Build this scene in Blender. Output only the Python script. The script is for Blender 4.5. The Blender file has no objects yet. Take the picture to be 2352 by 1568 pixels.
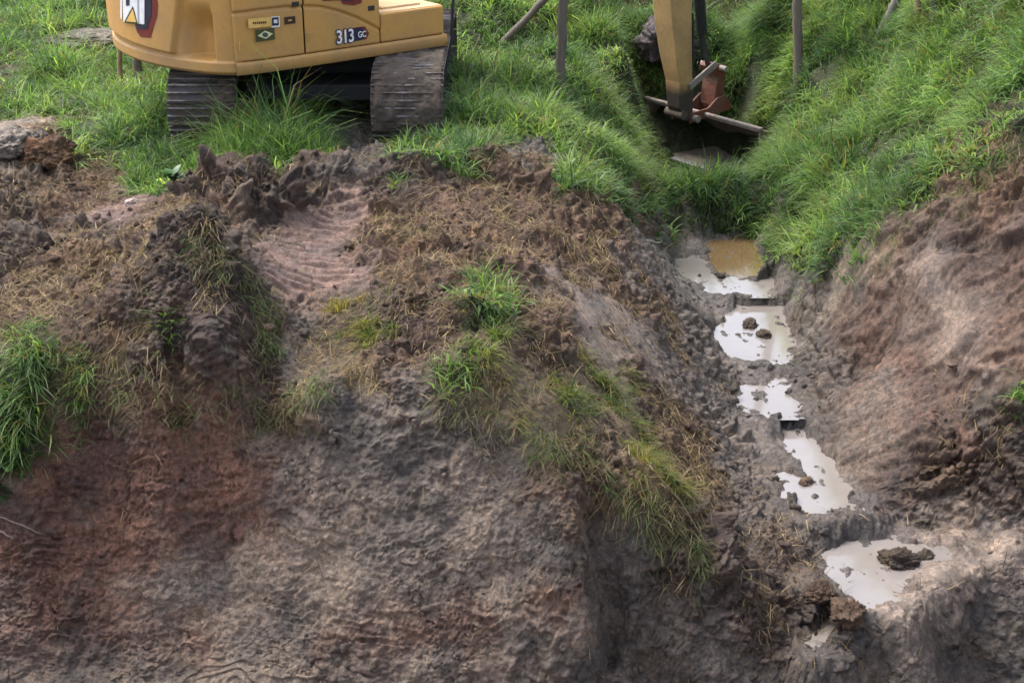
import bpy, math, random
import numpy as np
from mathutils import Vector, Matrix
rng = np.random.default_rng(11); random.seed(11)
R = math.radians
S = bpy.context.scene; COL = S.collection

# ------------------------------------------------------------------ camera, sky, sun
CAM_H, PITCH, FPX = 3.6, R(23.0), 3320.0          # focal length in units of a 2352 px wide picture
cd = bpy.data.cameras.new('camera'); cam = bpy.data.objects.new('camera', cd); COL.objects.link(cam)
cam.location = (0, 0, CAM_H); cam.rotation_euler = (math.pi/2 - PITCH, 0, 0)
cd.sensor_width = 36.0; cd.lens = 36.0*FPX/2352.0; cd.clip_end = 3000; cd.clip_start = .1
S.camera = cam
SUN_EL, SUN_AZ = R(60), R(-58)                   # azimuth measured from +Y, negative = to the left
W = bpy.data.worlds.new('World'); S.world = W; W.use_nodes = True
wn = W.node_tree; bg = wn.nodes['Background']
sky = wn.nodes.new('ShaderNodeTexSky'); sky.sky_type = 'NISHITA'; sky.sun_disc = False
sky.sun_elevation = SUN_EL; sky.sun_rotation = SUN_AZ; sky.air_density = 1.0; sky.dust_density = 3.5; sky.ozone_density = 1.0
# thin bright cloud cover veiling the blue
hs = wn.nodes.new('ShaderNodeHueSaturation'); hs.inputs['Saturation'].default_value = .6; hs.inputs['Value'].default_value = 1.0
wn.links.new(sky.outputs[0], hs.inputs['Color']); wn.links.new(hs.outputs[0], bg.inputs[0])
bg.inputs[1].default_value = 0.15
sd = bpy.data.lights.new('sun', 'SUN'); sd.energy = 1.35; sd.angle = R(24); sd.color = (1.0, .95, .87)
sun = bpy.data.objects.new('sun', sd); COL.objects.link(sun)
sdir = Vector((math.sin(SUN_AZ)*math.cos(SUN_EL), math.cos(SUN_AZ)*math.cos(SUN_EL), math.sin(SUN_EL)))
sun.rotation_euler = sdir.to_track_quat('Z', 'Y').to_euler()
S.view_settings.view_transform = 'Standard'; S.view_settings.look = 'None'
S.view_settings.exposure = 1.52; S.view_settings.gamma = 1.0
S.render.engine = 'CYCLES'
S.cycles.max_bounces = 6; S.cycles.transparent_max_bounces = 4

# ------------------------------------------------------------------ small helpers
def ray(u, v):
    dx = (u-1176)/FPX; dy = (784-v)/FPX
    c, s = math.cos(PITCH), math.sin(PITCH)
    return np.array([dx, c+dy*s, -s+dy*c])
def on_plane(u, v, z):
    d = ray(u, v); t = (z-CAM_H)/d[2]; return np.array([d[0]*t, d[1]*t, z])
PERM = np.random.default_rng(5).permutation(256).astype(np.int32); PERM = np.concatenate([PERM, PERM, PERM])
GR = np.random.default_rng(6).normal(size=(256, 3)); GR /= np.linalg.norm(GR, axis=1)[:, None]; GR = GR.astype(np.float32)
def perlin(x, y, z):
    x = np.asarray(x, np.float32); y = np.asarray(y, np.float32); z = np.broadcast_to(np.asarray(z, np.float32), x.shape)
    xi, yi, zi = np.floor(x).astype(np.int32), np.floor(y).astype(np.int32), np.floor(z).astype(np.int32)
    xf, yf, zf = x-xi, y-yi, z-zi
    w = [t*t*t*(t*(t*6-15)+10) for t in (xf, yf, zf)]
    out = np.zeros_like(x)
    for i in (0, 1):
        hx = PERM[(xi+i) & 255]; wx = w[0] if i else 1-w[0]
        for j in (0, 1):
            hy = PERM[hx+((yi+j) & 255)]; wy = w[1] if j else 1-w[1]
            for k in (0, 1):
                g = GR[PERM[hy+((zi+k) & 255)]]; wz = w[2] if k else 1-w[2]
                out += wx*wy*wz*(g[..., 0]*(xf-i)+g[..., 1]*(yf-j)+g[..., 2]*(zf-k))
    return out*1.6
def fbm(x, y, z, o=3, g=.5, off=0):
    s = np.zeros_like(np.asarray(x, np.float32)); a = 1
    for i in range(o):
        s += a*perlin(x*2**i+off+i*17.3, y*2**i-off, np.asarray(z)*2**i+3.1*i+off); a *= g
    return s
def sstep(a, b, x):
    t = np.clip((x-a)/(b-a), 0, 1); return t*t*(3-2*t)

def tag(o, label=None, cat=None, group=None, kind=None):
    if label: o['label'] = label
    if cat: o['category'] = cat
    if group: o['group'] = group
    if kind: o['kind'] = kind
    return o
def empty(name, loc=(0, 0, 0), rz=0):
    o = bpy.data.objects.new(name, None); COL.objects.link(o); o.location = loc; o.rotation_euler = (0, 0, rz)
    o.empty_display_size = .2; return o
def np_mesh(name, co, quads, mat, parent=None, smooth=True, tris=None):
    me = bpy.data.meshes.new(name); co = np.asarray(co, np.float32)
    nq = len(quads); nt = 0 if tris is None else len(tris)
    me.vertices.add(len(co)); me.vertices.foreach_set('co', co.ravel())
    li = np.asarray(quads, np.int32).ravel()
    if nt: li = np.concatenate([li, np.asarray(tris, np.int32).ravel()])
    me.loops.add(len(li)); me.loops.foreach_set('vertex_index', li)
    st = np.arange(nq, dtype=np.int32)*4
    if nt: st = np.concatenate([st, nq*4+np.arange(nt, dtype=np.int32)*3])
    me.polygons.add(nq+nt); me.polygons.foreach_set('loop_start', st)
    me.polygons.foreach_set('use_smooth', np.full(nq+nt, smooth)); me.update(calc_edges=True)
    if mat: me.materials.append(mat)
    o = bpy.data.objects.new(name, me); COL.objects.link(o)
    if parent: o.parent = parent
    return o
def add_attr(o, name, arr, typ='FLOAT'):
    a = o.data.attributes.new(name, 'FLOAT_COLOR' if typ == 'COL' else 'FLOAT', 'POINT')
    if typ == 'COL':
        c = np.ones((len(arr), 4), np.float32); c[:, :3] = arr; a.data.foreach_set('color', c.ravel())
    else: a.data.foreach_set('value', np.asarray(arr, np.float32))

class MB:
    def __init__(s): s.v = []; s.f = []
    def add(s, vs, fs):
        n = len(s.v); s.v += [tuple(map(float, p)) for p in vs]; s.f += [tuple(i+n for i in f) for f in fs]; return s
    def box(s, c, d, M=None):
        x, y, z = [t/2 for t in d]
        vs = [Vector((sx*x, sy*y, sz*z)) for sx in (-1, 1) for sy in (-1, 1) for sz in (-1, 1)]
        if M is not None: vs = [M @ p for p in vs]
        vs = [p+Vector(c) for p in vs]
        return s.add(vs, [(0, 1, 3, 2), (4, 6, 7, 5), (0, 4, 5, 1), (2, 3, 7, 6), (0, 2, 6, 4), (1, 5, 7, 3)])
    def tube(s, pts, rad, n=10, caps=True):
        pts = [Vector(p) for p in pts]; rad = rad if hasattr(rad, '__len__') else [rad]*len(pts)
        rings = []; up = None
        for i, p in enumerate(pts):
            t = (pts[min(i+1, len(pts)-1)]-pts[max(i-1, 0)]).normalized()
            if up is None: up = Vector((0, 0, 1)) if abs(t.z) < .9 else Vector((1, 0, 0))
            a = t.cross(up).normalized(); b = a.cross(t).normalized(); up = b
            rings.append([p+rad[i]*(math.cos(k*2*math.pi/n)*a+math.sin(k*2*math.pi/n)*b) for k in range(n)])
        vs = [q for r_ in rings for q in r_]; fs = []
        for i in range(len(pts)-1):
            for k in range(n):
                fs.append((i*n+k, i*n+(k+1) % n, (i+1)*n+(k+1) % n, (i+1)*n+k))
        if caps: fs.append(tuple(range(n))[::-1]); fs.append(tuple((len(pts)-1)*n+k for k in range(n)))
        return s.add(vs, fs)
    def prism(s, poly, y0, y1):               # polygon in XZ extruded along Y
        n = len(poly)
        vs = [(x, y0, z) for x, z in poly]+[(x, y1, z) for x, z in poly]
        fs = [tuple(range(n)), tuple(range(n, 2*n))[::-1]]+[(i, i+n, (i+1) % n+n, (i+1) % n) for i in range(n)]
        return s.add(vs, fs)
    def build(s, name, mat, parent=None, bevel=0, smooth=False, loc=None):
        me = bpy.data.meshes.new(name); me.from_pydata(s.v, [], s.f); me.validate()
        import bmesh
        bm = bmesh.new(); bm.from_mesh(me); bmesh.ops.recalc_face_normals(bm, faces=bm.faces); bm.to_mesh(me); bm.free()
        me.materials.append(mat); o = bpy.data.objects.new(name, me); COL.objects.link(o)
        if parent: o.parent = parent
        if loc is not None: o.location = loc
        if smooth: me.polygons.foreach_set('use_smooth', [True]*len(me.polygons))
        if bevel:
            b = o.modifiers.new('b', 'BEVEL'); b.width = bevel; b.segments = 2; b.limit_method = 'ANGLE'; b.angle_limit = R(40)
            b.harden_normals = False
        return o

# ------------------------------------------------------------------ materials
def nodes(name):
    m = bpy.data.materials.new(name); m.use_nodes = True; nt = m.node_tree
    return m, nt, nt.nodes['Principled BSDF'], (lambda t: nt.nodes.new('ShaderNode'+t)), nt.links.new
def setin(n, **k):
    for a, b in k.items(): n.inputs[a.replace('_', ' ')].default_value = b
def noise(N, L, coord, scale, detail=4, rough=.55, dist=0):
    n = N('TexNoise'); setin(n, Scale=scale, Detail=detail, Roughness=rough, Distortion=dist); L(coord, n.inputs['Vector']); return n.outputs['Fac']
def ramp(N, L, fac, stops):
    r_ = N('ValToRGB'); e = r_.color_ramp.elements
    while len(e) < len(stops): e.new(.5)
    for el, (p, c) in zip(e, stops): el.position = p; el.color = (*c, 1) if len(c) == 3 else c
    L(fac, r_.inputs[0]); return r_.outputs[0]
def mix(N, L, fac, a, b, bt='MIX'):
    m = N('Mix'); m.data_type = 'RGBA'; m.blend_type = bt
    for s_, v in ((0, fac), (6, a), (7, b)):
        if isinstance(v, (int, float)): m.inputs[s_].default_value = v
        elif isinstance(v, tuple): m.inputs[s_].default_value = (*v, 1)
        else: L(v, m.inputs[s_])
    return m.outputs[2]
def g3(v): return (v, v, v)

def soil_material():
    m, nt, P, N, L = nodes('soil')
    geo = N('NewGeometry').outputs['Position']
    at = N('Attribute'); at.attribute_name = 'earth'
    wet = N('Attribute'); wet.attribute_name = 'wet'
    n1 = noise(N, L, geo, 3.0, 6, .6); n2 = noise(N, L, geo, 22, 8, .72, .6); n3 = noise(N, L, geo, 95, 5, .75)
    c = mix(N, L, 1.0, at.outputs['Color'], ramp(N, L, n1, [(.32, (.62, .64, .68)), (.68, (1.42, 1.32, 1.22))]), 'MULTIPLY')
    c = mix(N, L, 1.0, c, ramp(N, L, n2, [(.33, (.5, .5, .52)), (.5, (.95, .95, .95)), (.70, (1.75, 1.66, 1.55))]), 'MULTIPLY')
    c = mix(N, L, .8, c, ramp(N, L, n3, [(.3, (.5, .5, .5)), (.7, (1.5, 1.5, 1.5))]), 'MULTIPLY')
    L(c, P.inputs['Base Color'])
    rr = N('MapRange'); setin(rr, From_Min=0, From_Max=1, To_Min=.92, To_Max=.26); L(wet.outputs['Fac'], rr.inputs[0])
    L(rr.outputs[0], P.inputs['Roughness'])
    b = N('Bump'); setin(b, Strength=1.0, Distance=.035); L(n2, b.inputs['Height'])
    b2 = N('Bump'); setin(b2, Strength=1.0, Distance=.010); L(n3, b2.inputs['Height']); L(b.outputs[0], b2.inputs['Normal'])
    L(b2.outputs[0], P.inputs['Normal']); return m

def blade_material(name, trans=.45, rough=.5):
    m, nt, P, N, L = nodes(name)
    at = N('Attribute'); at.attribute_name = 'tint'
    L(at.outputs['Color'], P.inputs['Base Color']); P.inputs['Roughness'].default_value = rough
    P.inputs['Specular IOR Level'].default_value = .35
    t = N('BsdfTranslucent'); L(mix(N, L, 1.0, at.outputs['Color'], (1.3, 1.35, .6), 'MULTIPLY'), t.inputs[0])
    ms = N('MixShader'); ms.inputs[0].default_value = trans; L(P.outputs[0], ms.inputs[1]); L(t.outputs[0], ms.inputs[2])
    L(ms.outputs[0], nt.nodes['Material Output'].inputs[0]); return m

def paint_material(name, col, dirt=(.20, .15, .10), amt=.35, rough=.42, scale=3.0, low=None):
    m, nt, P, N, L = nodes(name)
    tc = N('TexCoord').outputs['Object']
    n1 = noise(N, L, tc, scale, 7, .65, .3); n2 = noise(N, L, tc, scale*9, 5, .7)
    f = ramp(N, L, n1, [(.42, g3(0)), (.72, g3(amt))])
    f2 = ramp(N, L, n2, [(.5, g3(0)), (.75, g3(amt*.8))])
    c = mix(N, L, f, col, dirt); c = mix(N, L, f2, c, dirt)
    if low is not None:                       # splashed mud rising from the underside
        sp = N('SeparateXYZ'); L(tc, sp.inputs[0]); mr = N('MapRange'); setin(mr, From_Min=low[0], From_Max=low[1], To_Min=.9, To_Max=0); L(sp.outputs[2], mr.inputs[0])
        mm = N('Math'); mm.operation = 'MULTIPLY_ADD'; mm.use_clamp = True; L(mr.outputs[0], mm.inputs[0]); L(n1, mm.inputs[1]); mm.inputs[2].default_value = 0
        m2 = N('Math'); m2.operation = 'MULTIPLY'; m2.use_clamp = True; L(mm.outputs[0], m2.inputs[0]); m2.inputs[1].default_value = low[2] if len(low) > 2 else 1.0; mm = m2
        c = mix(N, L, mm.outputs[0], c, dirt)
    L(c, P.inputs['Base Color'])
    rr = N('MapRange'); setin(rr, To_Min=rough, To_Max=min(1, rough+.35)); L(n1, rr.inputs[0]); L(rr.outputs[0], P.inputs['Roughness'])
    b = N('Bump'); setin(b, Strength=.12, Distance=.004); L(n2, b.inputs['Height']); L(b.outputs[0], P.inputs['Normal'])
    return m
def muddy_metal(name, metal, mud, thr=(.4, .55), rough=.55, metallic=.6, scale=5):
    m, nt, P, N, L = nodes(name)
    tc = N('TexCoord').outputs['Object']
    n1 = noise(N, L, tc, scale, 8, .7, .5); n2 = noise(N, L, tc, scale*8, 6, .75)
    mudc = mix(N, L, n2, tuple(k*.5 for k in mud), tuple(min(1, k*1.6) for k in mud))
    f = ramp(N, L, n1, [(thr[0], g3(0)), (thr[1], g3(1))])
    L(mix(N, L, f, metal, mudc), P.inputs['Base Color'])
    iv = N('Math'); iv.operation = 'MULTIPLY_ADD'; L(f, iv.inputs[0]); iv.inputs[1].default_value = -metallic; iv.inputs[2].default_value = metallic
    L(iv.outputs[0], P.inputs['Metallic'])
    rr = N('MapRange'); setin(rr, To_Min=rough, To_Max=.95); L(f, rr.inputs[0]); L(rr.outputs[0], P.inputs['Roughness'])
    b = N('Bump'); setin(b, Strength=.8, Distance=.015); L(n2, b.inputs['Height']); L(b.outputs[0], P.inputs['Normal'])
    return m
def plain(name, col, rough=.5, metallic=0):
    m, nt, P, N, L = nodes(name)
    tc = N('TexCoord').outputs['Object']; n = noise(N, L, tc, 14, 5, .6)
    L(mix(N, L, 1.0, col, ramp(N, L, n, [(.3, g3(.8)), (.7, g3(1.15))]), 'MULTIPLY'), P.inputs['Base Color'])
    P.inputs['Roughness'].default_value = rough; P.inputs['Metallic'].default_value = metallic; return m
def wood_material(name, col):
    m, nt, P, N, L = nodes(name)
    tc = N('TexCoord'); mp = N('Mapping'); mp.inputs['Scale'].default_value = (30, 30, 3); L(tc.outputs['Object'], mp.inputs[0])
    n = noise(N, L, mp.outputs[0], 1.0, 7, .7)
    L(mix(N, L, n, tuple(k*.4 for k in col), tuple(k*1.7 for k in col)), P.inputs['Base Color']); P.inputs['Roughness'].default_value = .85
    b = N('Bump'); setin(b, Strength=.7, Distance=.01); L(n, b.inputs['Height']); L(b.outputs[0], P.inputs['Normal']); return m
def water_material(name, ca, cb):
    m, nt, P, N, L = nodes(name)
    geo = N('NewGeometry').outputs['Position']
    n = noise(N, L, geo, 2.2, 5, .6); n2 = noise(N, L, geo, 9, 4, .6)
    L(mix(N, L, n, ca, cb), P.inputs['Base Color'])
    P.inputs['Roughness'].default_value = .1; P.inputs['IOR'].default_value = 1.33
    P.inputs['Coat Weight'].default_value = 1.0; P.inputs['Coat Roughness'].default_value = .05; P.inputs['Coat IOR'].default_value = 1.5
    b = N('Bump'); setin(b, Strength=.15, Distance=.01); L(n2, b.inputs['Height']); L(b.outputs[0], P.inputs['Normal'])
    return m

M_soil = soil_material()
M_water = water_material('sky_tinted_water', (.17, .148, .135), (.27, .242, .225)); M_brown = water_material('brown_water', (.13, .085, .042), (.19, .125, .065))  # sky reflection put into the pale base colour, reflected grass into the brown
M_grass = blade_material('green_blades', .5, .45)
M_straw = blade_material('dry_stems', .25, .7)

# ------------------------------------------------------------------ terrain base heights
# seen points of the ground (picture u, v) with the height they stand at, turned into x, y, z
CP = [ # left plateau and field behind it
 (0,20,.25),(150,60,.2),(0,110,.15),(200,110,.05),(0,200,.05),(150,200,.0),(0,300,.02),(150,290,.12),(250,330,.05),(90,345,.1),
 (300,400,-.05),(100,440,-.05),(0,480,0),(250,480,-.08),(0,600,.0),(150,600,.02),(0,700,-.05),(150,700,-.05),
 (400,450,.05),(560,400,.15),(500,480,.1),(650,420,.15),(620,520,-.02),
 (600,300,.12),(800,335,.05),(950,330,.08),(850,200,.02),(700,250,.05),
 (700,500,-.02),(800,500,-.05),(700,600,-.08),(820,600,-.08),(680,690,-.15),(800,690,-.15),
 (300,620,.08),(380,570,.22),(440,530,.36),(500,570,.33),(560,640,.12),(620,690,-.08),(230,680,.03),
 (0,760,-.10),(120,790,-.15),(250,800,-.12),(380,780,.0),(480,760,.05),(560,790,-.1),(700,790,-.25),
 (400,880,-.32),(600,880,-.38),(240,890,-.35),(100,900,-.38),(0,880,-.35),
 # wall crest
 (0,930,-.50),(120,940,-.5),(250,940,-.5),(420,940,-.48),(560,950,-.5),(700,920,-.42),(800,870,-.32),(900,880,-.32),(1000,870,-.27),
 (1100,930,-.4),(1200,970,-.5),(1300,1040,-.66),(1400,1110,-.85),(1500,1190,-1.04),(1580,1250,-1.2),(1640,1320,-1.42),
 # wall face and foot
 (0,1250,-1.34),(250,1250,-1.36),(500,1250,-1.34),(750,1250,-1.3),(1000,1250,-1.22),(1200,1250,-1.17),(1350,1250,-1.12),
 (0,1568,-2.12),(250,1568,-2.12),(500,1568,-2.1),(750,1568,-2.05),(1000,1568,-2.05),(1250,1568,-2.03),(1400,1568,-2.2),(1480,1568,-2.18),(1560,1568,-2.1),(1640,1568,-2.05),
 (1440,1400,-1.62),(1500,1400,-1.66),(1580,1400,-1.6),
 # middle mound
 (900,400,.22),(1000,380,.25),(1100,370,.2),(950,450,.15),(1100,450,.1),(1250,450,-.02),(900,560,.02),(1050,560,.05),(1200,560,-.03),
 (900,690,-.05),(1000,740,-.1),(1080,640,.0),(1180,650,-.08),(1000,820,-.2),(1150,790,-.14),(1250,760,-.2),(850,760,-.18),(940,780,-.15),
 (1100,870,-.25),(1250,870,-.38),(1350,950,-.55),(1450,1050,-.8),
 # bank into the ditch, left side
 (1150,320,.06),(1300,380,-.08),(1340,300,-.05),(1420,490,-.35),(1350,520,-.2),(1450,620,-.5),(1330,640,-.25),(1400,740,-.5),(1500,830,-.8),(1400,850,-.58),
 (1500,940,-.92),(1560,1000,-1.1),(1640,1000,-1.3),(1600,1100,-1.2),(1700,1150,-1.48),(1650,1200,-1.4),(1740,1260,-1.6),(1780,1150,-1.6),
 (1640,800,-1.38),(1600,700,-1.28),(1560,640,-1.25),(1520,560,-1.2),(1600,900,-1.25),(1690,930,-1.45),
 (1750,1350,-1.62),(1850,1300,-1.7),(1900,1400,-1.72),(1800,1450,-1.75),(1700,1420,-1.65),(1850,1200,-1.62),
 # ditch bed
 (1680,556,-1.43),(1700,620,-1.43),(1700,660,-1.43),(1740,740,-1.53),(1740,800,-1.53),(1770,900,-1.53),(1800,940,-1.55),(1850,1020,-1.63),(1890,1080,-1.63),(1920,1150,-1.64),
 (1980,1260,-1.78),(2000,1350,-1.78),(2030,1400,-1.78),(2120,1300,-1.76),(1890,1450,-1.86),
 # rim of the pit, right
 (2200,1335,-1.69),(2350,1240,-1.55),(1960,1440,-1.74),(2060,1430,-1.73),(1900,1500,-1.86),(2100,1450,-1.86),(2200,1400,-1.86),(2350,1380,-1.95),(2350,1568,-2.42),(2200,1568,-2.4),(2000,1568,-2.15),(1850,1568,-2.12),(1750,1568,-2.05),
 # right bank
 (1850,660,-1.2),(1850,760,-1.38),(1850,850,-1.42),(1900,920,-1.4),(1950,1000,-1.4),(2000,1080,-1.48),(1990,1160,-1.58),
 (1880,640,-.95),(1950,600,-.65),(2100,490,-.05),(2230,370,.4),(2350,270,.8),
 (1950,750,-1.0),(2000,650,-.62),(2100,650,-.42),(2200,600,-.22),(2350,500,.2),(2050,800,-1.0),(2150,750,-.65),(2250,750,-.5),(2350,700,-.27),
 (1950,880,-1.25),(2050,950,-1.18),(2150,900,-.97),(2250,900,-.86),(2350,880,-.71),(2100,1080,-1.38),(2200,1050,-1.25),(2350,1020,-1.05),
 (2100,1150,-1.55),(2200,1160,-1.54),(2350,1140,-1.37),(2080,1205,-1.69),(2200,1208,-1.68),(2350,1203,-1.55),(2280,1262,-1.68),
 # standing grass wall at the head of the ditch, old swale behind
 (1560,540,-1.38),(1650,545,-1.42),(1740,540,-1.4),(1800,560,-1.2),(1500,520,-1.0),(1840,520,-.95),
 (1600,460,-1.02),(1700,462,-1.05),(1500,460,-.85),(1800,440,-.88),(1420,420,-.5),(1400,350,-.3),(1620,425,-1.15),(1720,425,-1.15),(1820,390,-.8),
 # right hillside
 (1950,500,-.5),(2050,430,-.15),(1900,400,-.6),(2000,300,-.3),(1850,300,-.55),(2100,350,.1),(2200,300,.2),(2200,200,.5),(2300,200,.8),(2350,120,1.1),
 (2200,100,.75),(2000,200,-.05),(2000,100,.25),(1850,200,-.3),(1850,100,.05),(2350,0,1.35),(2150,10,.9),(1950,0,.45),(1800,0,.3),
 # behind the swale
 (1300,250,-.1),(1430,270,-.45),(1300,150,0),(1450,150,-.12),(1200,50,.1),(1400,60,.1),(1150,150,.05),(1100,250,.05),(1050,50,.1),(1600,60,.0),(1600,10,.2),(1750,60,.05),(1350,5,.2),
]
XP = [(2.15,17.4,-1.55),(2.7,17.0,-1.5),(1.8,18.1,-1.25),(2.9,19.2,-.8),(3.2,17.1,-1.4),(1.75,18.8,-.8),(2.6,18.3,-1.45),(2.2,16.4,-1.5),(1.6,17.2,-1.38),(1.55,16.3,-1.28),(1.75,15.7,-1.25),(2.6,15.8,-1.3),(1.0,17.0,-.75),(.4,17.0,-.35),(1.0,18.5,-.4),(3.4,17.8,-.5),(2.3,20,-.3),
 (-3.2,13.5,.05),(-.9,13.5,.05),(-2.9,16.5,0),(-1,16.5,.0),(-7,13,.1),(-8,9,-.1),(-7,18,.1),(7,13,1.6),(8,9,1.2),(6,9,.8),(6,17,1.7),(7,20,1.9),
 (-4.5,8.6,-.5),(-4.5,7.8,-2.1),(-6,8.6,-.5),(-6,7.8,-2.1),(4.7,8.45,-1.5),(5.5,7.6,-2.3),(4.6,9.0,-1.0),(4.2,10.2,.1),
 (0,6.8,-2.7),(-4,6.8,-2.7),(4,6.8,-2.7),(0,5,-2.7),(-5,5,-2.7),(5,5,-2.7),(0,3,-1.0),(-5,3,-1.0),(5,3,-1.0),(0,1,1.9),(-5,1,1.9),(5,1,1.9),(0,-2.5,2.0),(-5,-2,2.0),(5,-2,2.0),
 (-8,24,.3),(0,24,.25),(8,24,1.6),(-8,30,.3),(0,30,.4),(8,30,1.5),(-14,14,.1),(-14,8,-.3),(14,14,2.2),(-14,5,-2.5),(14,5,-2.5),(14,8,0.8)]
pts = np.array([on_plane(*c) for c in CP]+[np.array(x) for x in XP])
SC = 4.0
def tps_fit(P):
    n = len(P); X = P[:, :2]/SC
    d = np.linalg.norm(X[:, None]-X[None], axis=2); K = np.where(d > 0, d*d*np.log(d+1e-9), 0)+np.eye(n)*2e-4
    Q = np.c_[np.ones(n), X]; A = np.zeros((n+3, n+3)); A[:n, :n] = K; A[:n, n:] = Q; A[n:, :n] = Q.T
    return X, np.linalg.solve(A, np.r_[P[:, 2], 0, 0, 0])
TX, TW = tps_fit(pts)
def height(x, y):
    x = np.asarray(x, float); y = np.asarray(y, float); sh = x.shape; xx = x.ravel(); yy = y.ravel()
    # beyond the modelled yard the land runs on level
    cx = np.clip(xx, -13, 13); cy = np.clip(yy, -2.6, 29)
    out = np.empty(len(xx))
    for i in range(0, len(xx), 60000):
        a = cx[i:i+60000]/SC; b = cy[i:i+60000]/SC
        d2 = (a[:, None]-TX[None, :, 0])**2+(b[:, None]-TX[None, :, 1])**2
        out[i:i+60000] = (.5*d2*np.log(d2+1e-12)) @ TW[:-3]+TW[-3]+a*TW[-2]+b*TW[-1]
    return out.reshape(sh)

# pools: (name, level, outline in picture points)
POOLS = [
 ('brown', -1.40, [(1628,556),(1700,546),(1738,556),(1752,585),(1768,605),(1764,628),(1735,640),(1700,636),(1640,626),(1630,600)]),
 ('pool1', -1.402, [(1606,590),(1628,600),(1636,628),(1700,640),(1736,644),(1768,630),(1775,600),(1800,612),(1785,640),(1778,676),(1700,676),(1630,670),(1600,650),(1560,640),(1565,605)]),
 ('pool2', -1.475, [(1690,700),(1812,703),(1817,760),(1815,836),(1770,840),(1720,824),(1660,812),(1622,775),(1640,750),(1680,735)]),
 ('pool3', -1.50, [(1712,878),(1760,890),(1790,870),(1815,905),(1840,950),(1780,955),(1745,940),(1690,915)]),
 ('pool4', -1.585, [(1790,984),(1850,980),(1876,1035),(1918,1062),(1940,1120),(1965,1170),(1900,1172),(1830,1160),(1800,1130),(1870,1110),(1845,1060),(1800,1015)]),
 ('pool5', -1.72, [(1893,1286),(1955,1232),(2040,1240),(2120,1252),(2210,1256),(2150,1290),(2090,1335),(2045,1375),(1985,1388),(1932,1352),(1903,1312)]),
 ('side1', -1.398, [(1540,596),(1592,588),(1600,640),(1550,655)]),
 ('side2', -1.505, [(1672,905),(1708,908),(1750,960),(1700,950)]),
 ('side3', -1.59, [(1800,1085),(1845,1095),(1880,1168),(1815,1150)]),
 ('pool6', -1.85, [(1862,1478),(1885,1425),(1915,1428),(1912,1455),(1880,1480)]),
]
def poly_sdf(px, py, poly):
    n = len(poly); d = np.full(px.shape, 1e9); ins = np.zeros(px.shape, bool)
    for i in range(n):
        ax, ay = poly[i][:2]; bx, by = poly[(i+1) % n][:2]
        ex, ey = bx-ax, by-ay; wx, wy = px-ax, py-ay
        t = np.clip((wx*ex+wy*ey)/(ex*ex+ey*ey), 0, 1)
        d = np.minimum(d, np.hypot(wx-ex*t, wy-ey*t))
        c = ((ay > py) != (by > py)) & (px < (bx-ax)*(py-ay)/(by-ay+1e-12)+ax); ins ^= c
    return np.where(ins, -d, d)
POOLW = [(n, L_, [on_plane(u, v, L_) for u, v in pl]) for n, L_, pl in POOLS]

def at(u, v, h=height, step=.04):              # first point of the ground met when looking along u, v
    d = ray(u, v); t = np.arange(7.0, 30, step); p = d[None]*t[:, None]; p[:, 2] += CAM_H
    hit = np.nonzero(p[:, 2] <= h(p[:, 0], p[:, 1]))[0]
    if not len(hit): return p[-1]
    k = hit[0]; q = p[k].copy(); q[2] = h(q[0:1], q[1:2])[0]; return q

# ------------------------------------------------------------------ ground cover chart, one letter per patch of ground
CHART = """
GGGGGGGGGGGGGGGGGGGGGGGGGGGGGGGGGGGG
GGllGGGGGGGGGGGGGGGGGGGGGGGGGGGGGGGG
yGGGGGGGGGGGGGGGGGGGGGGGGGGGGGGGGGGG
GGGGGGGGGGGkkGGGGGGGGGGGGGGGGGGGGGGG
lsGGGGGGGGGkkkGGGGGGGGGGGGGGGGGGGGGG
lbsGGGGGGGGkkkGGGkkkGGGGGGGGGGGGGGss
sssssGbbbbbbbbbbssssggGGGGGGGGGGGsss
bssppsssbbbppssssssssssgGGGGGGGGssss
bbbbssbbbppppssssssssskmmmkGGGGssbss
bsssbbbbbppppssssssssskmmmmkGGlsslss
sssssbbbbppppbssggslssskmmmmklssllls
yyssbbbbbbbyybbbyysslllskmmmkssslsss
GGysbbbbbblsysssyysslllkkmmmksssllss
GGyygbbbbbkllkkggyyyyyskkkmmkklrsskG
GGrrrrrrrsskklkkkyyyyyyskkmmkkklsrks
GGrrrrrrrlkkkkkkkkkyyyysskkmmlllssbb
grrrrrrrrrlkkkkkkkksbbysskkmmlllsbbb
krrrrrrrrrllkkllllksssyysskkmmlsbbbb
rrrrrrrrrrllllkklllkksbbbbkkkkmmkkkk
rrrrrrrrrrllllllllllkkkbbbbbkmmmmlll
rrrrrllllllllllllllkkkkbbbbbbmmmmlkk
lrrrllllllllllllllrrrkkkkbbbbbmmkkkk
rrrrrrrrlllrrrrrrllllkkkkkbbmbkkkkkk
kkkkllllllkkkkllllkkkkkkkkkkkkkkkkkk
""".split()
assert all(len(r_) == 36 for r_ in CHART) and len(CHART) == 24, [len(r_) for r_ in CHART]
TYPES = 'GgysbrklmpBwRW'
CHART = [list(r_) for r_ in CHART]
for (a_, b_), t_ in {(9,33):'w',(10,33):'w',(11,33):'w',(11,32):'w',(12,33):'w',(10,19):'w',(10,20):'w',(11,20):'w',(11,21):'w',(12,21):'w',(12,22):'w',(19,33):'W',(19,34):'W',(18,35):'W',(19,32):'W',(20,32):'W',(20,33):'W',(20,31):'W',(21,31):'W',(21,30):'W',(18,34):'W',(19,35):'W'}.items(): CHART[a_][b_] = t_
for a_ in range(7, 24):
    for b_ in range(28, 36):
        if CHART[a_][b_] in 's' or (CHART[a_][b_] == 'l' and (a_+b_) % 3): CHART[a_][b_] = 'R'
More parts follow.
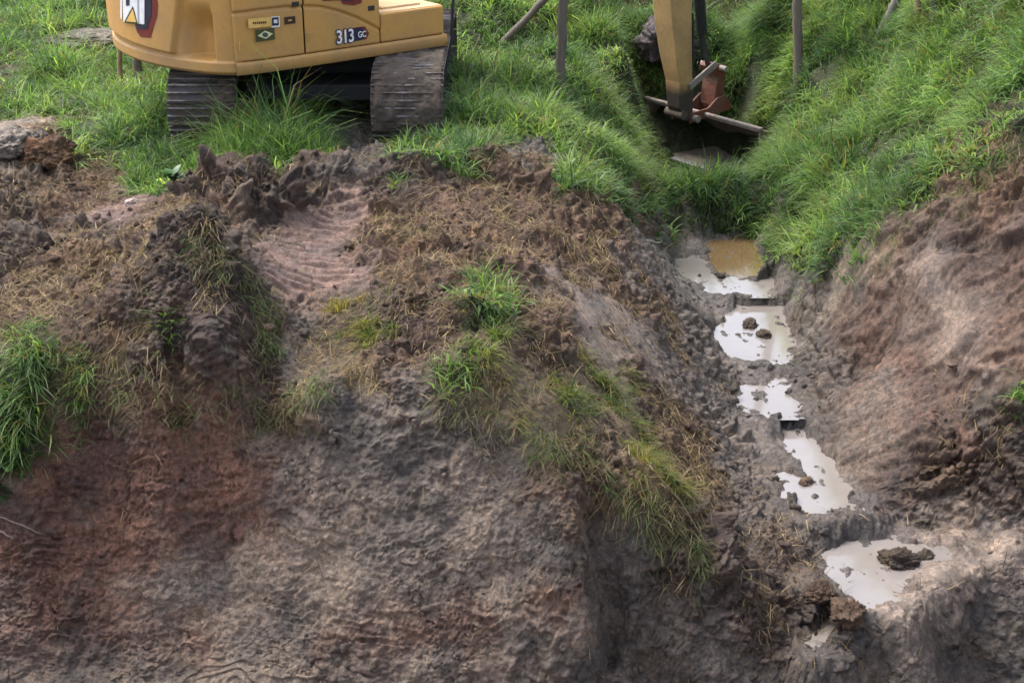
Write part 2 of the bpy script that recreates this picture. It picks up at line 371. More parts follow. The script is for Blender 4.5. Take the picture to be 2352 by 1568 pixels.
EARTH = {'R': (.125, .080, .060), 'G': (.045, .055, .025), 'g': (.04, .045, .025), 'y': (.12, .095, .058), 's': (.132, .084, .058), 'b': (.074, .052, .042), 'r': (.195, .108, .080),
         'k': (.140, .120, .106), 'l': (.27, .222, .182), 'm': (.19, .17, .16), 'p': (.21, .142, .12), 'B': (.09, .07, .045), 'W': (.42, .34, .285), 'w': (.24, .19, .16)}
WETV = {'m': 1.0, 'R': .4, 'b': .25, 'k': .4, 'l': .3, 'p': .35, 'r': .1, 'w': .7, 'W': .8}
seedP, seedT = [], []
for r_ in range(24):
    for c_ in range(36):
        u, v = (c_+.5)*65.33, (r_+.5)*65.33
        p = at(u, v); seedP.append(p); seedT.append(TYPES.index(CHART[r_][c_]))
for x in np.arange(-12, 13, 1.2):
    for y in (21.2, 22.5, 24): seedP.append((x, y, height(np.array([x]), np.array([y]))[0])); seedT.append(TYPES.index('B'))
seedP = np.array(seedP); seedT = np.array(seedT); ONE = np.eye(len(TYPES))[seedT]
def cover(x, y, z):                             # weight of every kind of ground at a place
    D = np.sqrt(x*x+y*y+(z-CAM_H)**2); wx = D*.010
    x = x+wx*2*fbm(x*2.3, y*2.3, z*2.3, 3, .6, 7.7); y = y+wx*5*fbm(x*2.1, y*2.1, z*2.1, 3, .6, 31.7); z = z+wx*1.6*fbm(x*2.5, y*2.5, z*2.5, 3, .6, 61.7)
    out = np.empty((len(x), len(TYPES)), np.float32)
    for i in range(0, len(x), 20000):
        s = slice(i, i+20000); k = 1/D[s, None]
        d2 = ((x[s, None]-seedP[None, :, 0])*k/.020)**2+((y[s, None]-seedP[None, :, 1])*k/.045)**2+((z[s, None]-seedP[None, :, 2])*k/.024)**2
        w = np.exp(-2.6*(d2-d2.min(axis=1, keepdims=True)).clip(0, 60)); w /= w.sum(1, keepdims=True)
        out[s] = w @ ONE
    return out

# ------------------------------------------------------------------ terrain mesh
ys = np.concatenate([np.linspace(-2.5, 6.9, 34, endpoint=False), np.arange(6.9, 7.6, .008), np.arange(7.6, 9.3, .0032), np.arange(9.3, 14.8, .012), np.arange(14.8, 22, .03), 22+np.cumsum(.04*1.13**np.arange(72))])
ts = np.concatenate([-.37-np.cumsum(.002*1.13**np.arange(50))[::-1], np.linspace(-.37, .37, 980), .37+np.cumsum(.002*1.13**np.arange(50))])
ny, nx = len(ys), len(ts)
Yg, Tg = np.meshgrid(ys, ts, indexing='ij'); Xg = Tg*(Yg+3.0)
# heights on a thinned lattice, then interpolated up
def upsample(F, iy, ix):
    a = np.empty((ny, F.shape[1])+F.shape[2:], np.float32)
    k = np.searchsorted(iy, np.arange(ny), side='right')-1; k = np.clip(k, 0, len(iy)-2); w = ((np.arange(ny)-iy[k])/(iy[k+1]-iy[k])).astype(np.float32)
    w = w.reshape((-1,)+(1,)*(F.ndim-1)); a = F[k]*(1-w)+F[k+1]*w
    k = np.searchsorted(ix, np.arange(nx), side='right')-1; k = np.clip(k, 0, len(ix)-2); w = ((np.arange(nx)-ix[k])/(ix[k+1]-ix[k])).astype(np.float32)
    w = w.reshape((1, -1)+(1,)*(F.ndim-2)); return a[:, k]*(1-w)+a[:, k+1]*w
iy = np.unique(np.r_[np.arange(0, ny, 4), ny-1]); ix = np.unique(np.r_[np.arange(0, nx, 4), nx-1])
Zc = height(Xg[np.ix_(iy, ix)], Yg[np.ix_(iy, ix)])
Z0 = upsample(Zc.astype(np.float32), iy, ix)
BUMPS = [(1930,850,.14,.22,.15),(2080,700,.12,.3,.12),(2200,640,.10,.28,.12),(2240,860,.14,.28,.14),(2330,980,.14,.3,.14),(1990,600,.12,.2,.12),(585,440,.30,.22,.25),(480,425,.24,.18,.17),(650,480,.20,.16,.18),(540,480,.18,.14,.14),(740,400,.25,.12,.12),(1140,400,.28,.18,.20),(990,390,.28,.16,.17),(880,395,.18,.12,.10),
 (430,560,.36,.18,.22),(520,640,.28,.18,.18),(330,660,.25,.16,.12),(640,740,.16,.12,.10),(60,560,.35,.2,.12),(200,600,.3,.16,.10),(110,480,.3,.14,.10),(930,700,.2,.14,.12),(1060,730,.18,.14,.12),
 (1180,620,.25,.16,.12),(1000,560,.25,.14,.09),(1280,560,.22,.14,.10),(1320,740,.14,.12,.09),(1700,1340,.2,.12,.10),(1830,1400,.16,.10,.08)]
for u, v, rx, ry, hh in BUMPS:
    p = at(u, v); q_ = ((Xg-p[0])/rx)**2+((Yg-p[1])/ry)**2; Z0 += (hh*np.exp(-q_**1.3)).astype(np.float32)
iy2 = np.unique(np.r_[np.arange(0, ny, 3), ny-1]); ix2 = np.unique(np.r_[np.arange(0, nx, 3), nx-1])
sub = np.ix_(iy2, ix2)
Cc = cover(Xg[sub].ravel(), Yg[sub].ravel(), Z0[sub].ravel()).reshape(len(iy2), len(ix2), -1)
Cg = upsample(Cc, iy2, ix2)
T = {t: Cg[..., i] for i, t in enumerate(TYPES)}
X = Xg.astype(np.float32); Y = Yg.astype(np.float32); Z = Z0.astype(np.float32)
# normals of the smooth surface
gy = np.gradient(Z, axis=0)/np.gradient(Yg, axis=0); gt = np.gradient(Z, axis=1)/np.gradient(Tg, axis=1)
gx = gt/(Yg+3.0); gyy = gy-gx*Tg
nl = np.sqrt(gx*gx+gyy*gyy+1); NX, NY, NZ = -gx/nl, -gyy/nl, 1/nl
near = sstep(45, 22, Y)
amp_low = .05*(T['G']+T['g']+T['y'])+.03*T['R']+.09*T['b']+.045*T['s']+.03*T['k']+.03*T['r']+.015*T['l']+.008*T['m']+.008*T['p']+.1*T['B']
amp_clod = .06*T['b']+.036*T['s']+.012*T['R']+.028*T['k']+.012*T['r']+.008*T['l']+.010*T['m']+.005*T['p']+.02*T['y']+.02*T['G']
fl_ = sstep(8.7, 9.2, Y); amp_clod *= .45+.55*fl_
amp_fine = .018*T['b']+.014*T['s']+(.006+.008*fl_)*T['k']+.010*T['r']+.006*T['l']+.008*T['R']+.006*T['m']+.004*T['p']
D_ = amp_low*fbm(X*1.6, Y*1.6, Z*1.6, 3, .5, 3.3)+.10*(T['b']+.8*T['s'])*(np.abs(fbm(X*2.3, Y*2.3, Z*2.3, 3, .55, 73.))-.3)
bil = np.abs(fbm(X*5.5, Y*5.5, Z*5.5, 3, .5, 12.2)); vary = .3+1.45*sstep(-.35, .6, fbm(X*1.3, Y*1.3, Z*1.3, 2, .5, 33.))
D_ += amp_clod*(2.2*bil-.6)*1.3*vary
D_ += amp_fine*(fbm(X*19, Y*19, Z*19, 3, .65, 44.4)-.9*np.abs(perlin(X*30, Y*30, Z*30)))*1.5
# layered cracks across the cut face
def ledges(f, off, w):                          # broken horizontal shelves, each overhanging the next
    q = Z*f+w*fbm(X*1.6, Y*2, Z*2.5, 3, .55, off); fr = q-np.floor(q); m = sstep(.0, .45, fbm(X*2.2, Y*3, Z*5, 3, .6, off+9))
    return m*(np.where(fr < .12, 1-fr/.12, (fr-.12)/.88)-.5)
face = sstep(9.3, 8.9, Y)
face = face*.54
D_ += face*(T['r']*(.085*ledges(5, 71., 2.2)+.045*ledges(12, 11., 2.5)+.02*fbm(X*1.5, Y*2, Z*7, 2, .5, 5.))+(T['k']+T['l'])*(.036*ledges(3.0, 23., 2.6)+.012*ledges(8, 3., 3.0)+.008*np.abs(fbm(X*7, Y*7, Z*7, 3, .6, 17.))+.09*(np.abs(fbm(X*1.5, Y*2, Z*1.1, 2, .5, 18.))-.3)))
D_ += face*(T['r']+T['k']+T['l'])*(.016*fbm(X*11, Y*4, Z*1.3, 3, .6, 47.)*sstep(-.2, .3, perlin(X*1.1, Y, Z*1.1+5))+.035*fbm(X*3, Y*3, Z*3, 3, .55, 64.))
# ribs pressed by the tracks
rib = np.sin((Y*.97+X*.1+.02*perlin(X*2, Y*2, 0*X))*2*np.pi/.10); D_ += T['p']*.020*np.clip(rib*1.6, -1, 1)*(.35+.65*sstep(-.25, .2, perlin(X*5, Y*9, 0*X+4)))
# bucket scrape marks down both ditch banks
bank = sstep(.6, 1.1, X)*sstep(15, 14, Y)*sstep(8.4, 9.2, Y)*(T['k']+T['s']+T['l']+T['b']+1.8*T['R'])
D_ += T['R']*.11*(np.abs(fbm(X*.8, (Y+X*.35)*2.6, Z*.8, 3, .5, 38.))-.3)
D_ += bank*.026*fbm(X*1.2, (Y+X*.35)*8.5, Z*1.2, 3, .5, 8.)
# cracks and pick marks in the face
cr = np.abs(fbm(X*4.2, Y*4, Z*5.5, 4, .6, 29.)); D_ -= face*(T['r']+T['k']+T['l'])*.034*sstep(.06, 0, cr)*sstep(-.2, .3, perlin(X*1.7, Y, Z*1.7+25))
pk = perlin(X*13, Y*9, Z*9); D_ -= face*(T['r']+T['k']+T['l'])*.010*sstep(.25, .7, pk)
D_ *= near
X = X+NX*D_; Y = Y+NY*D_; Z = Z+NZ*D_
# pools: sink the bed below the water level inside, raise a lip outside
WETP = []
for pas in (0, 1):                               # first the shores of all pools, then their beds
    for n_, L_, pw in POOLW:
        P_ = np.array(pw); m = (Xg > P_[:, 0].min()-.5) & (Xg < P_[:, 0].max()+.5) & (Yg > P_[:, 1].min()-.6) & (Yg < P_[:, 1].max()+.6)
        x, y, z = X[m], Y[m], Z[m]
        sd_ = poly_sdf(x, y, pw)+.055*fbm(x*6, y*4.5, 0*x, 4, .65, 9.)
        if pas == 0:
            lip = np.maximum(z, L_-.006+.28*np.clip(sd_, 0, .12)+.05*np.clip(sd_-.12, 0, .2)+.028*fbm(x*5, y*4, 0*x, 4, .65, 19.)); k = sstep(.34, .10, sd_)
            WETP.append((m, sstep(.30, .02, sd_))); Z[m] = z*(1-k)+lip*k
        else:
            inn = sstep(.03, -.05, sd_); bed = L_-.022+.034*fbm(x*7, y*5, 0*x, 4, .65, 2.); Z[m] = z*(1-inn)+bed*inn
co = np.stack([X, Y, Z], -1).reshape(-1, 3)
idx = np.arange(ny*nx, dtype=np.int32).reshape(ny, nx)
quads = np.stack([idx[:-1, :-1], idx[:-1, 1:], idx[1:, 1:], idx[1:, :-1]], -1).reshape(-1, 4)
ground = np_mesh('ground', co, quads, M_soil); tag(ground, kind='structure')
earth = np.zeros((ny, nx, 3), np.float32); wet = np.zeros((ny, nx), np.float32)
for t in TYPES:
    earth += T[t][..., None]*np.array(EARTH[t], np.float32)
    wet += T[t]*WETV.get(t, 0)
# mottling of the clay itself: grey, reddish and ochre lenses
mz = fbm(Xg*1.3, Yg*1.3, Z0*2.2, 4, .6, 90.); earth *= (1+.25*mz[..., None]*np.array([1, .92, .8], np.float32))
mo = sstep(.15, .5, fbm(Xg*2.6, Yg*2.6, Z0*3.5, 3, .6, 15.))*(T['k']+T['r']+T['b'])
oc = sstep(.0, .4, fbm(Xg*1.7, Yg*1.7, Z0*1.7, 3, .6, 52.))*(T['s']+.4*T['b']+.5*T['y'])*.45
earth = earth*(1-oc[..., None])+oc[..., None]*np.array([.20, .135, .07], np.float32)
earth = earth*(1-.5*mo[..., None])+.5*mo[..., None]*np.array([.18, .145, .115], np.float32)
for m, w_ in WETP: wet[m] = np.maximum(wet[m], w_*1.1); earth[m] *= (1-.22*w_)[:, None]
add_attr(ground, 'earth', earth.reshape(-1, 3).clip(.01, 1), 'COL'); add_attr(ground, 'wet', wet.ravel())

# lookup of the finished surface: bilinear in the lattice
def surf(x, y):
    t = x/(y+3.0); fj = np.interp(t, ts, np.arange(nx)); fi = np.interp(y, ys, np.arange(ny))
    i = np.clip(fi.astype(int), 0, ny-2); j = np.clip(fj.astype(int), 0, nx-2)
    return i, j, (fi-i), (fj-j)
def zat(x, y):
    i, j, a, b = surf(np.asarray(x, float), np.asarray(y, float))
    return Z[i, j]*(1-a)*(1-b)+Z[i+1, j]*a*(1-b)+Z[i, j+1]*(1-a)*b+Z[i+1, j+1]*a*b
def atz(u, v):
    return at(u, v, zat, .01)

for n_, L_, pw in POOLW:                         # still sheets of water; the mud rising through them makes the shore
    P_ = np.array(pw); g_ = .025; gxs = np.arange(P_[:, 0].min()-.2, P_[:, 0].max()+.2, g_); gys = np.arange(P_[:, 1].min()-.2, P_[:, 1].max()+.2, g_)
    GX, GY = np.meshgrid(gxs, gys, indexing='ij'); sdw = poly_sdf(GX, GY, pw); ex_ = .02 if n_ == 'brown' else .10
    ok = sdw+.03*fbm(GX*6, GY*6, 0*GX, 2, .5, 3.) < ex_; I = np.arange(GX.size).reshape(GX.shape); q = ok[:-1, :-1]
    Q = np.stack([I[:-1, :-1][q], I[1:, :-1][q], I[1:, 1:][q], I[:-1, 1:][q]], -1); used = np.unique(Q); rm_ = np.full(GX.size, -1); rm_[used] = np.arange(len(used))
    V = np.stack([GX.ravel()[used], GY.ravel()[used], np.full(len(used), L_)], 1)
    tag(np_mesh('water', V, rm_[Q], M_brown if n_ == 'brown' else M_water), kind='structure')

# ------------------------------------------------------------------ grass
def blades(name, base, hgt, wid, lean, bend, tint, mat, rnd=.35, seg=3):
    """base (n,3) roots; hgt, wid (n,); lean (n,3) initial tilt added to up; bend (n,) droop"""
    n = len(base); ang = rng.uniform(0, 2*np.pi, n); side = np.stack([np.cos(ang), np.sin(ang), 0*ang], 1)
    up = np.array([0, 0, 1.0])[None]+lean; up /= np.linalg.norm(up, axis=1)[:, None]
    hz = lean.copy(); hz[:, 2] = 0; r0 = rng.normal(size=(n, 2))*rnd; hz[:, :2] += r0; hz /= (np.linalg.norm(hz, axis=1)[:, None]+1e-6)
    rows = []; p = base.copy(); d = up.copy(); L_ = hgt/seg
    for k in range(seg+1):
        w = wid*(1-(k/seg)**1.6)*.5
        if k < seg: rows.append(p-side*w[:, None]); rows.append(p+side*w[:, None])
        else: rows.append(p)
        d = d+(hz*.9-np.array([0, 0, .75]))*(bend*(.35+.55*k))[:, None]; d /= np.linalg.norm(d, axis=1)[:, None]
        p = p+d*L_[:, None]
    nv = 2*seg+1; V = np.stack(rows, 1).reshape(-1, 3); o = (np.arange(n)*nv)[:, None]
    q = np.concatenate([o+np.array([2*k, 2*k+1, 2*k+3, 2*k+2])[None] for k in range(seg-1)], 0)
    t = o+np.array([2*seg-2, 2*seg-1, 2*seg])[None]
    ob = np_mesh(name, V, q, mat, smooth=True, tris=t)
    add_attr(ob, 'tint', np.repeat(tint, nv, axis=0), 'COL'); return ob
def covat(x, y):
    i, j, a, b = surf(x, y); return Cg[i, j]
def sample(n, y0, y1, p_y=1.6):
    """points spread over the fan, thinner with distance"""
    q = rng.uniform(0, 1, n); y = (y0**(2-p_y)+q*(y1**(2-p_y)-y0**(2-p_y)))**(1/(2-p_y))
    x = rng.uniform(-.36, .36, n)*(y+3.0); return x, y
# keep the grass out of the tracks
def free(x, y):
    return ~(((((x+1.88)*.79+(y-14.6)*.613) > 5.2) & (((x+1.88)*.79+(y-14.6)*.613) < 5.98) & (np.abs(-(x+1.88)*.613+(y-14.6)*.79+.1) < 1.08)) | ((np.abs(x+2.8) < .36) | (np.abs(x+1.0) < .37)) & (y > 12.8) & (y < 16.6))
def tint_mix(n, x, y, pal, jit=.22):
    a = fbm(x*1.1, y*1.1, 0*x, 3, .6, 21.)*.9+rng.normal(size=n)*.35
    k = np.clip((a+.6)/1.2, 0, .999)*(len(pal)-1); i = k.astype(int); f = (k-i)[:, None]; pal = np.array(pal)
    c = pal[i]*(1-f)+pal[i+1]*f; return (c*np.exp(rng.normal(size=(n, 1))*jit)).clip(.005, .8)
GREEN = [(.060, .115, .045), (.09, .17, .058), (.135, .23, .07), (.18, .29, .09), (.25, .33, .125)]
def make_green():
    n = 1000000; x, y = sample(n, 8.0, 24, 1.0); x = np.r_[x, rng.uniform(2.7, 4.4, 50000), rng.uniform(.6, 2.4, 30000)]; y = np.r_[y, rng.uniform(16.8, 20.5, 50000), rng.uniform(18.4, 20.5, 30000)]; n = len(x)
    c = covat(x, y); wG = c[:, 0]+.9*c[:, 1]; wG = np.maximum(wG, ((x > 2.7) & (x < 4.4) & (y > 16.5) & (y < 20.4)).astype(float))
    tuft = fbm(x*2.1, y*2.1, 0*x, 3, .6, 55.)
    si, sj, _a, _b = surf(x, y)
    keep = (rng.uniform(size=n) < .78*wG*sstep(-.75, .1, tuft)*np.clip(1.1-.025*(y-12), .4, 1)*np.clip(.62/NZ[si, sj], .6, 1)) & (wG > .3) & free(x, y) & (y < 21)
    x, y, tuft, wG = x[keep], y[keep], tuft[keep], wG[keep]; n = len(x)
    base = np.stack([x, y, zat(x, y)-.02], 1)
    h = (.22+.22*sstep(-.5, .6, tuft)+.04*rng.normal(size=n)).clip(.06, .55)*(.55+.45*wG)
    big = sstep(.0, .4, fbm(x*.7, y*.7, 0*x, 2, .5, 91.)); h *= (.8+.45*big)
    near_m = np.exp(-(((x+2.1)/.75)**4+((y-12.45)/.45)**4)); h *= 1+.95*near_m*sstep(12.0, 12.4, y)
    lx_, ly_ = (x+1.88)*.79+(y-14.6)*.613, -(x+1.88)*.613+(y-14.6)*.79; h *= 1-.68*sstep(3.9, 4.3, lx_)*sstep(5.5, 5.2, lx_)*sstep(1.5, 1.1, np.abs(ly_))
    i, j, a, b = surf(x, y); nrm = np.stack([NX[i, j], NY[i, j], 0*x], 1)
    lean = nrm*.30+np.stack([fbm(x*3.7, y*3.7, 0*x, 3, .6, 4.)*1.1, fbm(x*3.7, y*3.7, 0*x, 3, .6, 14.)*1.1, 0*x], 1)+np.c_[rng.normal(size=(n, 2))*.5, np.zeros(n)]
    bend = rng.uniform(.15, .95, n); w = rng.uniform(.009, .020, n); bl = (rng.uniform(size=n) < .12+.40*(fbm(x*1.6, y*1.6, 0*x, 2, .6, 58.) > .08)); w[bl] = rng.uniform(.020, .046, bl.sum()); h[bl] *= rng.uniform(.35, .75, bl.sum()); bend[bl] = rng.uniform(.5, 1.6, bl.sum())
    tn = tint_mix(n, x, y, GREEN); lf = fbm(x*3.3, y*3.3, 0*x, 2, .5, 43.)[:, None]; tn *= 1+.55*lf
    dead = rng.uniform(size=n) < .05+.10*(fbm(x*.9, y*.9, 0*x, 2, .5, 77.) > .25); tn[dead] = np.array([.22, .17, .07])*rng.uniform(.5, 1.3, (dead.sum(), 1))
    ob = blades('grass', base, h, w, lean, bend, tn.clip(.01, .6), M_grass, rnd=.9)
    tag(ob, 'lush green grass covering the field, swale and bank behind the digging', 'grass', kind='stuff'); print('green', n)
make_green()
def make_yellow():
    n = 330000; x, y = sample(n, 7.6, 14, 1.0); c = covat(x, y); w_ = c[:, 2]
    cl = fbm(x*4.1, y*4.1, 0*x, 2, .6, 66.)
    keep = (rng.uniform(size=n) < .6*w_*sstep(-.15, .5, cl)) & (w_ > .3); x, y, cl = x[keep], y[keep], cl[keep]; n = len(x)
    base = np.stack([x, y, zat(x, y)-.01], 1); h = (.09+.14*sstep(-.2, .6, cl)+.02*rng.normal(size=n)).clip(.03, .3)
    i, j, a, b = surf(x, y); nrm = np.stack([NX[i, j], NY[i, j], 0*x], 1)
    lean = nrm*1.2+np.c_[rng.normal(size=(n, 2))*.6, np.zeros(n)]+np.array([.15, -.25, 0])
    t = tint_mix(n, x, y, [(.05, .10, .02), (.10, .15, .03), (.17, .17, .04), (.24, .20, .06), (.22, .15, .07)])
    tag(blades('yellowing_grass', base, h, rng.uniform(.004, .008, n), lean, rng.uniform(.3, 1.0, n), t, M_grass),
        'yellowing torn grass hanging over the rim of the cut', 'grass', kind='stuff'); print('yellow', n)
make_yellow()
def make_straw():
    n = 520000; x, y = sample(n, 7.6, 15, 1.0); c = covat(x, y)
    w_ = c[:, 3]+.45*c[:, 4]+.8*c[:, 2]+.06*c[:, 6]+.05*c[:, 5]+.05*c[:, 7]
    cl = fbm(x*3.1, y*3.1, 0*x, 3, .6, 36.)
    keep = rng.uniform(size=n) < .55*w_*sstep(-.5, .5, cl); x, y = x[keep], y[keep]; n = len(x)
    base = np.stack([x, y, zat(x, y)+.002], 1); h = rng.uniform(.04, .17, n)
    i, j, a, b = surf(x, y); tang = rng.normal(size=(n, 3)); tang[:, 2] *= .25
    gxx = -NX[i, j]/NZ[i, j]; gy_ = -NY[i, j]/NZ[i, j]
    tang[:, 2] += tang[:, 0]*gxx+tang[:, 1]*gy_+.25
    lean = tang*3.0; lean[:, 2] -= 1
    t = tint_mix(n, x, y, [(.04, .028, .02), (.10, .07, .045), (.24, .17, .09), (.33, .24, .13), (.19, .15, .075)])
    tag(blades('torn_roots', base, h, rng.uniform(.004, .008, n), lean, rng.uniform(0, .25, n), t, M_straw),
        'dry torn roots and stems strewn over the dug earth', 'dry grass', kind='stuff'); print('straw', n)
make_straw()
def make_brush():
    n = 60000; y = rng.uniform(20.2, 27, n); x = rng.uniform(-.36, .36, n)*(y+3); base = np.stack([x, y, zat(x, y)], 1)
    t = tint_mix(n, x, y, [(.03, .03, .02), (.06, .055, .035), (.10, .085, .05), (.06, .09, .03)])
    lean = np.c_[rng.normal(size=(n, 2))*.4, np.zeros(n)]
    tag(blades('brush', base, rng.uniform(.2, .7, n), rng.uniform(.01, .025, n), lean, rng.uniform(0, .5, n), t, M_straw),
        'dull brown brush at the far edge of the field', 'brush', kind='stuff')
make_brush()
#PART2
# ------------------------------------------------------------------ excavator
PSI = R(37.8); EC = Vector((-1.88, 14.6, 0))
EF = Vector((math.cos(PSI), math.sin(PSI), 0)); EL = Vector((-math.sin(PSI), math.cos(PSI), 0))
def to_local(u, v, yl):                          # machine x, z of the picture point on the machine's plane y = yl
    d = Vector(ray(u, v)); o = Vector((0, 0, CAM_H)); n = EL
    t = (yl-(o-EC).dot(n))/d.dot(n); p = o+d*t
    return (p-EC).dot(EF), p.z
ex = empty('excavator', EC, PSI)
tag(ex, 'yellow tracked excavator parked on the grass with its arm lowered into the ditch', 'excavator')
YEL = (.50, .268, .068)
M_yel = paint_material('yellow_paint', YEL, (.27, .18, .10), .55, .38, 2.2, low=(.74, .98))
M_yel2 = paint_material('arm_paint', (.47, .29, .12), (.055, .042, .035), .4, .5, 2.6, low=(-.56, -.40, 2.4))
M_lid = paint_material('skylit_dusty_top', (.62, .42, .22), (.34, .25, .19), .5, .6, 3)  # dusty paint made paler: daylight on the box top put into the colour
M_dark = plain('dark_frame', (.018, .018, .02), .7)
M_tr1 = muddy_metal('track_steel', (.06, .055, .06), (.07, .054, .044), (.44, .58), .5, .4, 4)
M_tr2 = muddy_metal('track_steel_caked', (.07, .065, .065), (.09, .067, .05), (.36, .5), .5, .4, 4)
M_mud = muddy_metal('caked_mud', (.055, .042, .034), (.10, .077, .058), (.4, .6), .9, 0, 5)
M_edge = plain('worn_edge', (.6, .57, .6), .38, .7)
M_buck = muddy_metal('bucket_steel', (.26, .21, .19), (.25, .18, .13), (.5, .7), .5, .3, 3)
M_rim = muddy_metal('bucket_rim', (.28, .24, .21), (.12, .085, .065), (.5, .7), .6, .1, 6)
M_red = muddy_metal('rusty_link', (.15, .045, .025), (.12, .08, .058), (.45, .7), .6, .1, 5)
M_black = plain('black_rubber', (.02, .022, .028), .45)
M_white = plain('white_decal', (.75, .75, .76), .45); M_navy = plain('navy_decal', (.018, .02, .045), .4)
M_rdec = plain('dark_red_decal', (.16, .022, .02), .4); M_olive = plain('olive_decal', (.05, .055, .015), .5)
M_ydec = plain('pale_yellow_decal', (.72, .45, .12), .5); M_grey = plain('grey_decal', (.33, .36, .40), .5)
ZB, ZT, HW, RT = .77, 2.06, 1.25, 2.05
def rad(th, hw=HW, rt=RT):
    a = hw/max(abs(math.sin(th)), 1e-4); return (a**-16+rt**-16)**(-1/16)
def house_xy(th, off=0): r_ = rad(th)+off; return -r_*math.cos(th), r_*math.sin(th)
TH_S = math.atan2(1.25, 1.63)
# counterweight with the raised badge block, the hand scoop and the lower lip
def cw_off(th, z):
    t = math.degrees(th); o = 0.0
    edge = -18.6-(z-.93)*8.0                      # the block's slanting right side
    o += .045*float(sstep(edge-1.1, edge+.5, t))*float(sstep(.915+.0012*(t+18), .935+.0012*(t+18), z))*float(sstep(-edge+1.1, -edge-.5, t))
    o += .016*float(sstep(.895, .875, z))
    # scoop
    su = float(sstep(-31.4, -30.2, t))*float(sstep(-20.5, -26.5, t)); sv = float(sstep(.885, .925, z))*float(sstep(1.42, 1.12, z))
    o -= .15*su*sv
    o -= .035*float(sstep(.80, .765, z)); o -= .03*float(sstep(2.0, 2.07, z))
    return o
nt_, nz_ = 230, 170; vs = []
for i in range(nt_+1):
    th = -TH_S+2*TH_S*i/nt_
    for j in range(nz_+1):
        z = ZB+(ZT-ZB)*(j/nz_); x, y = house_xy(th, cw_off(th, z)); vs.append((x, y, z))
fs = [(i*(nz_+1)+j, (i+1)*(nz_+1)+j, (i+1)*(nz_+1)+j+1, i*(nz_+1)+j+1) for i in range(nt_) for j in range(nz_)]
np_mesh('counterweight', vs, fs, M_yel, ex)
# core of the house closing the space behind the panels
ring = [house_xy(-TH_S+2*TH_S*i/40, -.045) for i in range(41)]+[(.59, 1.205), (.59, -1.205)]
n = len(ring); mb = MB(); mb.add([(x, y, ZB+.015) for x, y in ring]+[(x, y, ZT-.02) for x, y in ring if True], [tuple(range(n)), tuple(range(n, 2*n))]+[(i, (i+1) % n, (i+1) % n+n, i+n) for i in range(n)])
# the front right corner is low (tool box), so the core stops at the panels there
mb = MB()
ring2 = [house_xy(-TH_S+2*TH_S*i/80, -.045-(.17 if -35.5 < math.degrees(-TH_S+2*TH_S*i/80) < -17 else 0)) for i in range(81)]+[(-.15, 1.205), (-.15, -1.205)]
n = len(ring2); mb.add([(x, y, ZB+.012) for x, y in ring2]+[(x, y, ZT-.01) for x, y in ring2], [tuple(range(n)), tuple(range(n, 2*n))]+[(i, (i+1) % n, (i+1) % n+n, i+n) for i in range(n)])
mb.box((.22, 0, .96), (.76, 2.4, .36))
mb.build('inner_frame', M_dark, ex)
# roof panel
mb = MB(); mb.add([(x*1.0, y, ZT-.012) for x, y in ring2]+[(x*.97, y*.96, ZT+.05) for x, y in ring2], [tuple(range(n, 2*n))]+[(i, (i+1) % n, (i+1) % n+n, i+n) for i in range(n)])
mb.build('hood', M_yel, ex)
# side doors with the pressed crease line
CRU = [(500, 39), (540, 35), (560, 32), (600, 25), (650, 19), (700, 16), (740, 18), (780, 28), (820, 43), (850, 58), (880, 74), (900, 86)]
CRL = [to_local(u, v, -HW) for u, v in CRU]; crx = np.array([p[0] for p in CRL]); crz = np.array([p[1] for p in CRL])
def side_panel(name, x0, x1, z0, z1, yl=-HW, crease=True, sgn=-1):
    nx_, nz2 = int((x1-x0)/.008), int((z1-z0)/.008); xs = np.linspace(x0, x1, nx_+1); zs = np.linspace(z0, z1, nz2+1); vs = []
    for x in xs:
        cz = np.interp(x, crx, crz)
        for z in zs:
            d = min(x-x0, x1-x, z-z0, z1-z); o = -.014*max(0, 1-d/.012)**2
            if crease:
                o -= .016*math.exp(-((z-cz)/.011)**2); o += .010*float(sstep(cz+.01, cz+.03, z))
            th = math.atan2(HW, -x) if x < -.6 else None
            yb = rad(th)*math.sin(th) if th else HW
            vs.append((x, sgn*(yb+o)+ (yl+HW if sgn < 0 else 0), z))
    k = nz2+1; fs = [(i*k+j, (i+1)*k+j, (i+1)*k+j+1, i*k+j+1) for i in range(nx_) for j in range(nz2)]
    if sgn > 0: fs = [f[::-1] for f in fs]
    return np_mesh(name, vs, fs, M_yel, ex)
ZP = ZB+.118
d1 = side_panel('side_door', -1.622, -.952, ZP, ZT-.03); d2 = side_panel('side_door', -.938, -.145, ZP, ZT-.03)
d1['label'] = 'square side door carrying the small stickers'; d2['label'] = 'side door carrying the white number'
side_panel('side_door', -1.622, -.145, ZP, ZT-.03, crease=False, sgn=1)
# skirt beam along the lower edge
def skirt(y0, s):
    mb = MB(); pr = [(0, 0), (.02, -.012), (.085, -.016), (.108, -.010), (.113, .02)]
    vs = []; xs = np.linspace(-1.625, .60, 60)
    for x in xs:
        th = math.atan2(HW, -x) if x < -.6 else None
        yb = rad(th)*math.sin(th) if th else HW
        for dz, dy in pr: vs.append((x, s*(yb-dy), ZB+dz))
    k = len(pr); fs = [(i*k+j, (i+1)*k+j, (i+1)*k+j+1, i*k+j+1) for i in range(len(xs)-1) for j in range(k-1)]
    mb.add(vs, fs); mb.box((.592, s*(HW-.05), ZB+.056), (.03, .13, .11))
    return mb.build('skirt', M_yel, ex, smooth=True)
skirt(-HW, -1); skirt(HW, 1)
